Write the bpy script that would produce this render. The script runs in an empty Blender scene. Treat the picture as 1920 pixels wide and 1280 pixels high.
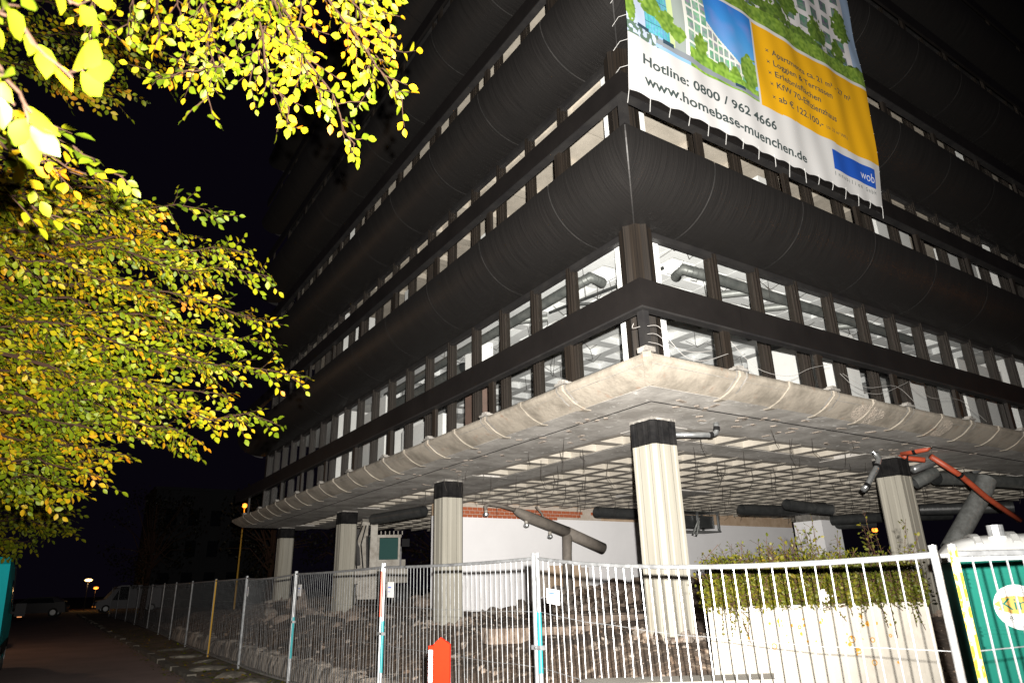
import bpy, bmesh, math, random
import numpy as np
from mathutils import Vector, Matrix, noise
random.seed(7); rng = np.random.default_rng(7)
sc = bpy.context.scene
# ------------------------------------------------------------------ camera, world, flash, exposure
CAM = Vector((-6.376, -6.336, 1.62)); FPX = 1280.1
_y, _p, _r = math.radians(56.502), math.radians(19.694), math.radians(-1.5)
FW = Vector((math.cos(_y)*math.cos(_p), math.sin(_y)*math.cos(_p), math.sin(_p)))
_rt = Vector((math.sin(_y), -math.cos(_y), 0)); _up = _rt.cross(FW)
RT = _rt*math.cos(_r) + _up*math.sin(_r); UP = -_rt*math.sin(_r) + _up*math.cos(_r)
cd = bpy.data.cameras.new('camera'); cam = bpy.data.objects.new('camera', cd); sc.collection.objects.link(cam)
cam.matrix_world = Matrix(((RT.x, UP.x, -FW.x, CAM.x), (RT.y, UP.y, -FW.y, CAM.y), (RT.z, UP.z, -FW.z, CAM.z), (0, 0, 0, 1)))
cd.sensor_width = 36; cd.lens = FPX/1920*36; cd.clip_end = 1000; cd.clip_start = .05
cd.dof.use_dof = True; cd.dof.focus_distance = 11; cd.dof.aperture_fstop = 3.2
sc.camera = cam
w = bpy.data.worlds.new('World'); sc.world = w; w.use_nodes = True
bg = w.node_tree.nodes['Background']; bg.inputs[0].default_value = (.62, .45, 1, 1); bg.inputs[1].default_value = .0034
fl = bpy.data.lights.new('camera_flash', 'SPOT'); flo = bpy.data.objects.new('camera_flash', fl); sc.collection.objects.link(flo)
fl.energy = 23500; fl.color = (1, .95, .88); fl.spot_size = math.radians(112); fl.spot_blend = 1.0; fl.shadow_soft_size = .025
_aim = FW + RT*((1000-960)/FPX) + UP*((640-540)/FPX)
flo.location = CAM + RT*.11 + UP*.19
flo.rotation_euler = (-_aim).to_track_quat('Z', 'Y').to_euler()
sc.view_settings.view_transform = 'Standard'; sc.view_settings.look = 'None'; sc.view_settings.gamma = 1
sc.view_settings.exposure = 0; sc.view_settings.use_curve_mapping = False
sc.cycles.use_denoising = True; sc.cycles.max_bounces = 6; sc.cycles.transparent_max_bounces = 24
sc.cycles.sample_clamp_indirect = 4

def P(u, v, dep):  # a point seen in direction (u, v) of the 1920 x 1280 survey photo at a given distance along the view axis
    return CAM + (FW + RT*((u-960)/FPX) + UP*((640-v)/FPX))*dep
def AX(u, v, x):
    d = FW + RT*((u-960)/FPX) + UP*((640-v)/FPX); return CAM + d*((x-CAM.x)/d.x)
def AY(u, v, y):
    d = FW + RT*((u-960)/FPX) + UP*((640-v)/FPX); return CAM + d*((y-CAM.y)/d.y)
def AZ(u, v, z):
    d = FW + RT*((u-960)/FPX) + UP*((640-v)/FPX); return CAM + d*((z-CAM.z)/d.z)
# ------------------------------------------------------------------ materials
MT = {}
def mat(name, c, rough=.6, metal=0, c2=None, scale=4, detail=6, bump=0, bscale=None, spec=.5, lo=.35, hi=.65, vec='Object', stretch=(1, 1, 1), emit=None, c3=None, s3=12, l3=.6, h3=.68, bdist=.02):
    m = bpy.data.materials.new(name); m.use_nodes = True; n = m.node_tree.nodes; l = m.node_tree.links
    b = n['Principled BSDF']; b.inputs['Roughness'].default_value = rough; b.inputs['Metallic'].default_value = metal
    b.inputs['Specular IOR Level'].default_value = spec; b.inputs['Base Color'].default_value = (*c, 1)
    if emit: b.inputs['Emission Color'].default_value = (*emit[0], 1); b.inputs['Emission Strength'].default_value = emit[1]
    tc = n.new('ShaderNodeTexCoord'); mp = n.new('ShaderNodeMapping'); mp.inputs['Scale'].default_value = stretch
    l.new(tc.outputs[vec], mp.inputs[0])
    def nz(s, d=6):
        t = n.new('ShaderNodeTexNoise'); t.inputs['Scale'].default_value = s; t.inputs['Detail'].default_value = d; t.inputs['Roughness'].default_value = .65
        l.new(mp.outputs[0], t.inputs[0]); return t
    if c2:
        t = nz(scale, detail); r = n.new('ShaderNodeValToRGB'); r.color_ramp.elements[0].position = lo; r.color_ramp.elements[1].position = hi
        r.color_ramp.elements[0].color = (*c, 1); r.color_ramp.elements[1].color = (*c2, 1)
        l.new(t.outputs[0], r.inputs[0]); out = r.outputs[0]
        if c3:
            t3 = nz(s3, 8); r3 = n.new('ShaderNodeMapRange'); r3.inputs[1].default_value = l3; r3.inputs[2].default_value = h3
            l.new(t3.outputs[0], r3.inputs[0]); mx = n.new('ShaderNodeMix'); mx.data_type = 'RGBA'
            l.new(r3.outputs[0], mx.inputs['Factor']); l.new(out, mx.inputs['A']); mx.inputs['B'].default_value = (*c3, 1); out = mx.outputs['Result']
        l.new(out, b.inputs['Base Color'])
    if bump:
        t = nz(bscale or scale*3, 8); bp = n.new('ShaderNodeBump'); bp.inputs['Strength'].default_value = bump; bp.inputs['Distance'].default_value = bdist
        l.new(t.outputs[0], bp.inputs['Height']); l.new(bp.outputs[0], b.inputs['Normal'])
    MT[name] = m; return m
mat('fascia', (.0048, .0044, .0043), .45, c2=(.0112, .0103, .0098), scale=1.1, vec='UV', stretch=(55, .9, 1), bump=.38, bscale=1.4, spec=.4, bdist=.012)
mat('fascia_edge', (.016, .015, .016), .4, spec=.5)
mat('seam', (.028, .026, .025), .6, c2=(.010, .010, .010), scale=6)
mat('rail', (.0062, .0054, .0052), .4, c2=(.0092, .008, .0076), scale=1.3, bump=.05, bscale=60, spec=.35)
mat('bronze', (.004, .0032, .0027), .45, c2=(.019, .014, .010), scale=1.2, stretch=(46, 46, .4), spec=.55)
mat('dark_metal', (.012, .0115, .012), .4, c2=(.02, .019, .0185), scale=3)
mat('rim', (.225, .20, .165), .85, c2=(.085, .074, .058), scale=2.0, lo=.44, hi=.74, bump=.6, bscale=11, c3=(.17, .085, .045), s3=5, l3=.60, h3=.80, bdist=.02)
mat('rim_dirty', (.24, .228, .21), .9, c2=(.12, .112, .10), scale=6, bump=.7, bscale=20)
mat('scar', (.22, .20, .17), .95, c2=(.40, .34, .28), scale=9, bump=1, bscale=22, bdist=.05)
mat('soffit', (.235, .222, .204), .9, c2=(.42, .402, .378), scale=1.6, lo=.38, hi=.62, bump=.4, bscale=16, c3=(.60, .59, .57), s3=6, l3=.60, h3=.66)
mat('coffer_rib', (.19, .172, .15), .9, c2=(.32, .295, .26), scale=2.5, bump=.3, bscale=15, c3=(.5, .48, .45), s3=8, l3=.66, h3=.72)
mat('coffer_back', (.38, .35, .30), .9, c2=(.20, .18, .15), scale=1.1, lo=.45, hi=.75, c3=(.34, .31, .25), s3=2.4, l3=.66, h3=.72)
mat('ceiling_white', (.86, .86, .85), .9, c2=(.74, .74, .73), scale=1.3, lo=.4, hi=.8)
mat('ceiling_rib', (.68, .69, .70), .9, c2=(.56, .57, .58), scale=2)
mat('ceiling_beige', (.56, .50, .43), .9, c2=(.42, .375, .32), scale=2, lo=.4, hi=.7)
mat('column', (.275, .262, .222), .8, c2=(.215, .203, .17), scale=.9, stretch=(6, 6, .35), lo=.4, hi=.7, c3=(.17, .145, .105), s3=1.3, l3=.60, h3=.76, bump=.12, bscale=20)
mat('column_cap', (.006, .006, .0065), .95, spec=.08, c2=(.014, .0135, .0135), scale=7, bump=.4, bscale=25)
mat('white_wall', (.84, .84, .86), .9, c2=(.79, .79, .81), scale=.8, c3=(.55, .53, .5), s3=3, l3=.72, h3=.8)
mat('plaster', (.55, .42, .30), .95, c2=(.42, .30, .20), scale=3, bump=.5, bscale=20)
mat('brick', (.42, .115, .045), .9, c2=(.30, .08, .035), scale=7, bump=.5, bscale=30)
mat('mortar', (.52, .46, .40), .95, c2=(.42, .36, .3), scale=8)
mat('brown_panel', (.17, .11, .09), .6, c2=(.13, .09, .075), scale=3)
mat('white_paint', (.82, .82, .82), .6, c2=(.72, .72, .72), scale=2, lo=.5, hi=.8)
mat('soil', (.13, .088, .060), .95, c2=(.040, .027, .018), scale=1.7, bump=1, bscale=9, c3=(.32, .25, .19), s3=5, l3=.54, h3=.66, bdist=.06)
mat('rubble', (.25, .195, .155), .95, c2=(.12, .09, .07), scale=5, bump=.9, bscale=13, bdist=.04)
mat('rubble_pale', (.27, .23, .195), .95, c2=(.14, .118, .098), scale=6, bump=.8, bscale=16, bdist=.04)
mat('foundation', (.36, .31, .26), .95, c2=(.07, .056, .045), scale=1.6, lo=.44, hi=.56, stretch=(3, 3, .5), bump=.8, bscale=8, bdist=.05)
mat('asphalt', (.20, .138, .128), .9, c2=(.27, .19, .175), scale=.7, bump=.12, bscale=60, c3=(.36, .27, .25), s3=90, l3=.62, h3=.7)
mat('verge', (.16, .115, .075), .95, c2=(.07, .052, .034), scale=2, bump=.9, bscale=12, c3=(.05, .06, .02), s3=1.6, l3=.55, h3=.62)
mat('kerb', (.15, .135, .11), .9, c2=(.07, .062, .05), scale=4, bump=.6, bscale=18)
mat('galv', (.38, .395, .41), .42, .6, c2=(.20, .205, .21), scale=9, spec=.6)
mat('galv_pipe', (.60, .62, .63), .28, .85, c2=(.42, .44, .45), scale=10)
mat('duct', (.085, .092, .09), .5, .35, c2=(.15, .155, .15), scale=6, bump=.3, bscale=20)
mat('duct_light', (.23, .24, .235), .5, .3, c2=(.13, .135, .13), scale=7)
mat('duct_dark', (.028, .03, .031), .45, .2, c2=(.05, .052, .052), scale=6)
mat('red_pipe', (.36, .06, .025), .5, c2=(.24, .045, .02), scale=5)
mat('grey_pipe', (.20, .175, .15), .75, c2=(.135, .12, .105), scale=5, bump=.3, bscale=20)
mat('tape_teal', (.008, .20, .22), .5); mat('tape_red', (.62, .12, .08), .5); mat('yellow', (.72, .42, .012), .5, c2=(.78, .74, .62), scale=14, lo=.52, hi=.62)
mat('yellow_plain', (.36, .20, .008), .6)
mat('signwhite', (.6, .6, .6), .5); mat('blue_ink', (.07, .13, .5), .6); mat('ink', (.035, .05, .05), .6)
mat('orange_paint', (.42, .0105, .0015), .85, c2=(.34, .009, .0015), scale=5, spec=.08)
mat('concrete_white', (.19, .178, .155), .85, c2=(.14, .13, .112), scale=1.5, lo=.45, hi=.7, bump=.25, bscale=22, c3=(.085, .07, .05), s3=2.6, l3=.66, h3=.76)
mat('lichen', (.25, .115, .006), .95, c2=(.18, .08, .005), scale=20)
mat('toilet', (.003, .115, .085), .75, c2=(.003, .10, .075), scale=2, spec=.15); mat('toilet_roof', (.40, .405, .40), .55, c2=(.34, .345, .34), scale=4)
mat('cable_white', (.26, .25, .24), .6); mat('wire', (.05, .045, .04), .7); mat('rope', (.42, .42, .41), .7)
mat('van_teal', (.006, .34, .37), .7, spec=.1); mat('black_plastic', (.015, .015, .016), .85, spec=.15); mat('car_white', (.22, .22, .23), .6, spec=.2); mat('car_dark', (.02, .02, .024), .3)
mat('glassdark', (.01, .012, .014), .08); mat('tyre', (.012, .012, .012), .85); mat('teal_glass', (.004, .05, .045), .5, spec=.1)
mat('amber', (.8, .25, .02), .4, emit=((1, .3, .03), .5))
mat('lamp_warm', (1, .7, .3), .5, emit=((1, .62, .22), 6)); mat('lamp_orange', (1, .35, .05), .5, emit=((1, .26, .03), 3))
mat('exc_paint', (.40, .38, .34), .6, c2=(.24, .215, .18), scale=5, bump=.3, bscale=20); mat('steel', (.5, .5, .5), .25, .9)
mat('bark', (.06, .05, .04), .9, c2=(.035, .028, .024), scale=7, bump=.7, bscale=20); mat('twig', (.030, .016, .010), .95, spec=.1)
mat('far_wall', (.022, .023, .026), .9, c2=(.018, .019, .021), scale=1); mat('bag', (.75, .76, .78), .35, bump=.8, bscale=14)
def glass():
    m = bpy.data.materials.new('window_glass'); m.use_nodes = True; n = m.node_tree.nodes; l = m.node_tree.links; n.remove(n['Principled BSDF'])
    t = n.new('ShaderNodeBsdfTransparent'); t.inputs[0].default_value = (.985, .99, .985, 1); g = n.new('ShaderNodeBsdfGlossy'); g.inputs['Roughness'].default_value = .02
    lw = n.new('ShaderNodeLayerWeight'); lw.inputs[0].default_value = .5; pw = n.new('ShaderNodeMath'); pw.operation = 'POWER'; pw.inputs[1].default_value = 5
    ml = n.new('ShaderNodeMath'); ml.operation = 'MULTIPLY_ADD'; ml.inputs[1].default_value = .6; ml.inputs[2].default_value = .035; mx = n.new('ShaderNodeMixShader')
    l.new(lw.outputs['Facing'], pw.inputs[0]); l.new(pw.outputs[0], ml.inputs[0]); l.new(ml.outputs[0], mx.inputs[0]); l.new(t.outputs[0], mx.inputs[1]); l.new(g.outputs[0], mx.inputs[2]); l.new(mx.outputs[0], n['Material Output'].inputs[0]); MT['window_glass'] = m
glass()
def leafmat(name, stops, rough=.42):
    m = bpy.data.materials.new(name); m.use_nodes = True; n = m.node_tree.nodes; l = m.node_tree.links; b = n['Principled BSDF']
    g = n.new('ShaderNodeNewGeometry'); o = n.new('ShaderNodeObjectInfo'); a = n.new('ShaderNodeMath'); a.operation = 'ADD'; f = n.new('ShaderNodeMath'); f.operation = 'FRACT'
    l.new(g.outputs['Random Per Island'], a.inputs[0]); l.new(o.outputs['Random'], a.inputs[1]); l.new(a.outputs[0], f.inputs[0])
    r = n.new('ShaderNodeValToRGB'); r.color_ramp.interpolation = 'LINEAR'; e = r.color_ramp.elements
    e[0].position, e[0].color = stops[0][0], (*stops[0][1], 1); e[1].position, e[1].color = stops[-1][0], (*stops[-1][1], 1)
    for p, c in stops[1:-1]: k = e.new(p); k.color = (*c, 1)
    rg = n.new('ShaderNodeTexNoise'); rg.inputs['Scale'].default_value = 1.7; rg.inputs['Detail'].default_value = 2; l.new(g.outputs['Position'], rg.inputs[0])
    mk = n.new('ShaderNodeMath'); mk.operation = 'MULTIPLY'; mk.inputs[1].default_value = .42; l.new(f.outputs[0], mk.inputs[0])
    ma = n.new('ShaderNodeMath'); ma.operation = 'MULTIPLY_ADD'; ma.inputs[1].default_value = 1.1; l.new(rg.outputs[0], ma.inputs[0]); l.new(mk.outputs[0], ma.inputs[2])
    sb = n.new('ShaderNodeMath'); sb.operation = 'SUBTRACT'; sb.inputs[1].default_value = .30; l.new(ma.outputs[0], sb.inputs[0]); l.new(sb.outputs[0], r.inputs[0])
    tx = n.new('ShaderNodeTexNoise'); tx.inputs['Scale'].default_value = 45; tc = n.new('ShaderNodeTexCoord'); l.new(tc.outputs['Object'], tx.inputs[0])
    hs = n.new('ShaderNodeHueSaturation'); mr = n.new('ShaderNodeMapRange'); mr.inputs[3].default_value = .8; mr.inputs[4].default_value = 1.2
    l.new(tx.outputs[0], mr.inputs[0]); l.new(mr.outputs[0], hs.inputs['Value']); l.new(r.outputs[0], hs.inputs['Color']); l.new(hs.outputs[0], b.inputs['Base Color'])
    b.inputs['Roughness'].default_value = .5; b.inputs['Specular IOR Level'].default_value = .16
    tr = n.new('ShaderNodeBsdfTranslucent'); l.new(hs.outputs[0], tr.inputs[0]); mx = n.new('ShaderNodeMixShader'); mx.inputs[0].default_value = .22
    l.new(b.outputs[0], mx.inputs[1]); l.new(tr.outputs[0], mx.inputs[2]); l.new(mx.outputs[0], n['Material Output'].inputs[0]); MT[name] = m
leafmat('leaf', [(.12, (.040, .064, .0025)), (.32, (.075, .105, .003)), (.47, (.135, .155, .004)), (.58, (.225, .180, .004)), (.70, (.30, .165, .0035)), (.86, (.30, .098, .003))])
leafmat('leaf_dark', [(.1, (.04, .06, .003)), (.45, (.085, .10, .004)), (.7, (.17, .14, .004)), (.92, (.24, .11, .004))])
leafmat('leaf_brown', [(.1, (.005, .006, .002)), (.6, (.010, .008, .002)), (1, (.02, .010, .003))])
leafmat('cover_leaf', [(0, (.020, .026, .003)), (.5, (.044, .048, .004)), (.8, (.085, .070, .006)), (.95, (.13, .07, .009)), (1, (.16, .04, .012))])
# ------------------------------------------------------------------ mesh helpers
COL = sc.collection
class MB:
    def __init__(s): s.v = []; s.f = []; s.m = []; s.uv = []; s.mi = 0
    def add(s, vs, fs, M=None):
        k = len(s.v); s.v += [tuple(M @ Vector(q)) for q in vs] if M else [tuple(q) for q in vs]
        for f in fs: s.f.append(tuple(k+i for i in f)); s.m.append(s.mi)
        return s
    def box(s, x0, x1, y0, y1, z0, z1, M=None):
        return s.add([(x0, y0, z0), (x1, y0, z0), (x1, y1, z0), (x0, y1, z0), (x0, y0, z1), (x1, y0, z1), (x1, y1, z1), (x0, y1, z1)],
                     [(3, 2, 1, 0), (4, 5, 6, 7), (0, 1, 5, 4), (1, 2, 6, 5), (2, 3, 7, 6), (3, 0, 4, 7)], M)
    def prism(s, poly, z0, z1, M=None):
        n = len(poly); a = [(p[0], p[1], z0) for p in poly] + [(p[0], p[1], z1) for p in poly]
        return s.add(a, [tuple(range(n-1, -1, -1)), tuple(range(n, 2*n))] + [(i, (i+1) % n, n+(i+1) % n, n+i) for i in range(n)], M)
    def tube(s, pts, r, n=8, caps=True, hollow=False):
        pts = [Vector(p) for p in pts]; rs = r if hasattr(r, '__len__') else [r]*len(pts); vs = []; fs = []; prev = None
        for i, p in enumerate(pts):
            t = (pts[min(i+1, len(pts)-1)] - pts[max(i-1, 0)])
            if t.length < 1e-9: t = Vector((0, 0, 1))
            t.normalize()
            if prev is None: a = t.orthogonal().normalized()
            else:
                a = prev - t*prev.dot(t); a = a.normalized() if a.length > 1e-6 else t.orthogonal().normalized()
            prev = a; b = t.cross(a)
            for k in range(n): q = 2*math.pi*k/n; vs.append(p + (a*math.cos(q) + b*math.sin(q))*rs[i])
        for i in range(len(pts)-1):
            for k in range(n): fs.append((i*n+k, i*n+(k+1) % n, (i+1)*n+(k+1) % n, (i+1)*n+k))
        if caps and not hollow: fs += [tuple(range(n-1, -1, -1)), tuple(range((len(pts)-1)*n, len(pts)*n))]
        return s.add(vs, fs)
    def build(s, name, m, parent=None, smooth=False, uv=None):
        me = bpy.data.meshes.new(name); me.from_pydata(s.v, [], s.f)
        for q in (m if isinstance(m, (list, tuple)) else [m]): me.materials.append(MT[q])
        if any(s.m): me.polygons.foreach_set('material_index', s.m)
        if smooth: me.polygons.foreach_set('use_smooth', [True]*len(me.polygons))
        if uv is not None:
            L = me.uv_layers.new(name='UVMap'); vi = np.empty(len(me.loops), dtype=np.int32); me.loops.foreach_get('vertex_index', vi)
            L.data.foreach_set('uv', np.asarray(uv, dtype=np.float32)[vi].ravel())
        me.update(); o = bpy.data.objects.new(name, me); COL.objects.link(o)
        if parent: o.parent = parent
        return o
def inst(o, parent, M=None, name=None):
    c = o.copy(); c.name = name or o.name.split('.')[0]; COL.objects.link(c); c.parent = parent
    if M is not None: c.matrix_local = M
    return c
def thing(name, label, cat, loc=(0, 0, 0), rz=0, group=None):
    o = bpy.data.objects.new(name, None); COL.objects.link(o); o.location = loc; o.rotation_euler = (0, 0, rz); o.empty_display_size = .2
    tag(o, label, cat, group); return o
def tag(o, label, cat, group=None, kind=None):
    o['label'] = label; o['category'] = cat
    if group: o['group'] = group
    if kind: o['kind'] = kind
    return o
def struct(o, label=None, cat=None):
    o['kind'] = 'structure'
    if label: o['label'] = label; o['category'] = cat
    return o
def stuff(o): o['kind'] = 'stuff'; return o
def T(x, y, z): return Matrix.Translation((x, y, z))
def RZ(a): return Matrix.Rotation(a, 4, 'Z')
def uni(a, b): return random.uniform(a, b)
def arc(a, b, sag, n=8): a = Vector(a); b = Vector(b); return [a.lerp(b, i/n) + Vector((0, 0, -sag*4*(i/n)*(1-i/n))) for i in range(n+1)]
# ------------------------------------------------------------------ ground
def gz(y): return .006*max(0, y-10)
m = MB(); ys = [-60, 0, 10, 20, 40, 70, 120, 300]; xs = [-200, -60, -3.45, 60, 200]
for y in ys:
    for x in xs: m.v.append((x, y, gz(y)-.08))
for j in range(len(ys)-1):
    for i in range(len(xs)-1): k = j*5+i; m.f.append((k, k+1, k+6, k+5)); m.m.append(0)
struct(m.build('ground', 'verge'), 'dark bare ground around the street and site', 'ground')
m = MB(); xs = [-9.5, -6.5, -3.6]
for y in ys:
    for x in xs: m.v.append((x, y, gz(y)))
for j in range(len(ys)-1):
    for i in range(2): k = j*3+i; m.f.append((k, k+1, k+4, k+3)); m.m.append(0)
struct(m.build('road', 'asphalt'), 'dark asphalt street running past the building', 'road')
# verge strip between road and fence: uneven dirt with flat stones
def sheet(name, x0, x1, y0, y1, nx, ny, h, mt):
    m = MB()
    for j in range(ny+1):
        for i in range(nx+1):
            x = x0+(x1-x0)*i/nx; y = y0+(y1-y0)*j/ny; m.v.append((x, y, h(x, y)))
    for j in range(ny):
        for i in range(nx): k = j*(nx+1)+i; m.f.append((k, k+1, k+nx+2, k+nx+1)); m.m.append(0)
    return m.build(name, mt, smooth=True)
def N(x, y, z=0, s=1.): return noise.noise(Vector((x*s, y*s, z)))
struct(sheet('verge', -3.5, -1.95, -6.5, 62, 10, 220, lambda x, y: gz(y)+.04+.05*N(x, y, 3, 1.3)+.025*N(x, y, 5, 4), 'verge'), 'dirt verge with fallen leaves along the fence', 'verge')
for j in range(34):
    y = -6+j*2.02; m = MB(); dz = uni(-.03, .02); dx = uni(-.03, .03)
    m.box(-3.62+dx, -3.44+dx, y, y+1.99, gz(y)-.2, gz(y)+.09+dz)
    if j == 0: KR = thing('kerb', 'grey kerb stones along the street edge of the verge', 'kerb')
    m.build('kerb_stone', 'kerb', KR)
def blob(sx, sy, sz, seed, sub=2, rough=.35):
    bm = bmesh.new(); bmesh.ops.create_icosphere(bm, subdivisions=sub, radius=1)
    for v in bm.verts:
        n = v.co.normalized(); k = 1+rough*noise.noise(n*1.3+Vector((seed*7.1, 0, 0)))+rough*.5*noise.noise(n*3+Vector((0, seed*3.3, 0)))
        # flatten into facets: clamp against random planes
        v.co = n*k
    r = random.Random(seed)
    for _ in range(7):
        d = Vector((r.uniform(-1, 1), r.uniform(-1, 1), r.uniform(-1, 1))).normalized(); h = r.uniform(.45, .75)
        for v in bm.verts:
            q = v.co.dot(d)
            if q > h: v.co -= d*(q-h)
    for v in bm.verts: v.co = Vector((v.co.x*sx, v.co.y*sy, v.co.z*sz))
    me = bpy.data.meshes.new('chunk'); bm.to_mesh(me); bm.free(); return me
slabs = [(-2.85, 9.6, .42, .30), (-2.9, 11.4, .5, .33), (-2.7, 13.2, .36, .28), (-2.95, 15.0, .45, .3), (-2.85, 17.6, .55, .3), (-2.9, 8.0, .4, .34)]
for i, (x, y, a, b) in enumerate(slabs):
    me = blob(a, b, .08, 40+i); me.materials.append(MT['kerb']); o = bpy.data.objects.new('flat_stone', me); COL.objects.link(o); o.location = (x, y, gz(y)+.06)
    tag(o, 'flat weathered stone slab lying on the verge beside the fence', 'stone', 'flat stones along the verge')
# site terrain
def hsite(x, y):
    a = min(1, max(0, (x+2.0)/2.2)); b = min(1, max(0, (y+4.0)/4.5)); k = min(a, b); k = k*k*(3-2*k)
    h = .34+.56*k + .10*N(x, y, 1, .7)+.06*N(x, y, 2, 2.1)+.03*N(x, y, 7, 6)
    def hill(cx, cy, r, hh): return hh*math.exp(-((x-cx)**2+(y-cy)**2)/(r*r))
    h += hill(6.3, 9.0, 1.9, .55)+hill(9.0, 8.6, 1.7, .6)+hill(3.2, 13.2, 1.5, .42)+hill(2.0, 17.5, 2.0, .5)+hill(1, 21, 2.2, .35)+hill(-.2, 13.5, 1.2, .1)
    h += .05*abs(N(x, y, 9, 3.1))
    if y > 8 and x < -1: h += 0
    return h
S_ = sheet('site_ground', -2.0, 24, -4.0, 30, 150, 190, hsite, 'soil'); struct(S_, 'dark churned soil of the demolition site', 'ground')
# broken foundation edge behind the fence
m = MB(); n = 130; 
for i in range(n+1):
    y = -3.6+i*27/n; t = .36+.16*N(0, y, 4, .9)+.12*N(0, y, 5, 3); x = -2.02+.05*N(1, y, 6, 2)
    for q in ((x-.06, -.12), (x-.03+.05*N(2, y, 3, 5), t*.55), (x+.02, t), (x+.22, t+.02), (x+.28, -.12)): m.v.append((q[0], y, q[1]+gz(y)))
for i in range(n):
    for k in range(4): a = i*5+k; m.f.append((a, a+1, a+6, a+5)); m.m.append(0)
tag(m.build('foundation_wall', 'foundation', None), 'low broken and stained foundation wall behind the mesh fence', 'wall')
# ------------------------------------------------------------------ office building
S = 3.14; MOD = 1.021; LEN = 20.1; NF = 5
B = thing('office_building', 'gutted dark office block on columns with black curved fascias', 'building')
LIP, HEAD, BB, BT = 7.246, 6.441, 4.769, 5.139
SIDE = {'L': lambda a, o, z: (-o, a, z), 'R': lambda a, o, z: (a, -o, z)}
def strip(name, side, prof, a0, a1, mt, parent, mitre=False, mitre_end=False, uv=False, seg=1, flip=None):
    F = SIDE[side]; m = MB(); U = []; L = [0]
    for i in range(1, len(prof)): L.append(L[-1]+math.hypot(prof[i][0]-prof[i-1][0], prof[i][1]-prof[i-1][1]))
    for j in range(seg+1):
        for i, (o, z) in enumerate(prof):
            s0 = -o if mitre else a0; s1 = a1+o if mitre_end else a1
            a = s0+(s1-s0)*j/seg; m.v.append(F(a, o, z)); U.append((a, L[i]))
    n = len(prof)
    for j in range(seg):
        for i in range(n-1):
            a = j*n+i; f = (a, a+1, a+n+1, a+n); m.f.append(f if side == 'L' else f[::-1]); m.m.append(0)
    return m.build(name, mt, parent, smooth=uv, uv=U if uv else None)
def ell(o0, z0, ao, az, n=12): return [(o0+ao*math.cos(i/n*math.pi/2), z0-az*math.sin(i/n*math.pi/2)) for i in range(n+1)]
def lbox(side, a0, a1, o0, o1, z0, z1, m=None):
    m = m or MB(); F = SIDE[side]; p = F(a0, o0, z0); q = F(a1, o1, z1)
    return m.box(min(p[0], q[0]), max(p[0], q[0]), min(p[1], q[1]), max(p[1], q[1]), z0, z1)
SEAMS = [.73+2.042*k for k in range(11)]
# curved fascia panels
for fl_i in range(NF):
    dz = S*fl_i; prof = ell(.08, LIP+dz, .90, LIP-HEAD, 14)
    for side in 'LR':
        edges = [None]+SEAMS; last = LEN
        for k in range(len(edges)):
            a0 = 0 if k == 0 else SEAMS[k-1]+.004; a1 = SEAMS[k]-.004 if k < len(SEAMS) and SEAMS[k] < last-.3 else last
            p = strip('curved_fascia', side, [(.98, LIP+dz+.03)]+prof, a0, a1, 'fascia', B, mitre=(k == 0), mitre_end=(a1 == last), uv=True, seg=2)
            if fl_i < 3 and a1 != last:
                F = SIDE[side]; m = MB(); pr = [(o+.004, z-.003) for o, z in prof]
                for (o, z) in pr: m.v += [F(a1-.006, o, z), F(a1+.012, o, z)]
                for i in range(len(pr)-1): f = (2*i, 2*i+1, 2*i+3, 2*i+2); m.f.append(f); m.m.append(0)
                m.build('seam', 'seam', p)
            if a1 == last: break
    # corner seam
    m = MB(); pr = [(o+.006, z-.004) for o, z in prof]
    for (o, z) in pr: m.v += [(-o-.004, -o+.008, z), (-o+.008, -o-.004, z)]
    for i in range(len(pr)-1): m.f.append((2*i, 2*i+1, 2*i+3, 2*i+2)); m.m.append(0)
    m.build('corner_seam', 'seam', B)
    # ledge above the fascia (hidden balcony floor) and end caps at the far end
    m = MB(); m.box(-.96, .1, -.96, LEN+.9, LIP+dz-.06, LIP+dz+.02); m.build('balcony_floor', 'dark_metal', B)
    m = MB(); m.box(.1, LEN+.9, -.96, .1, LIP+dz-.062, LIP+dz+.018); m.build('balcony_floor', 'dark_metal', B)
    m = MB(); cap = [(-(o), z) for o, z in prof]+[(-.08, LIP+dz)]; nn = len(cap)
    m.v += [(x, LEN+.5, z) for x, z in cap]; m.f.append(tuple(range(nn))); m.m.append(0); m.build('fascia_end', 'fascia_edge', B)
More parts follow.
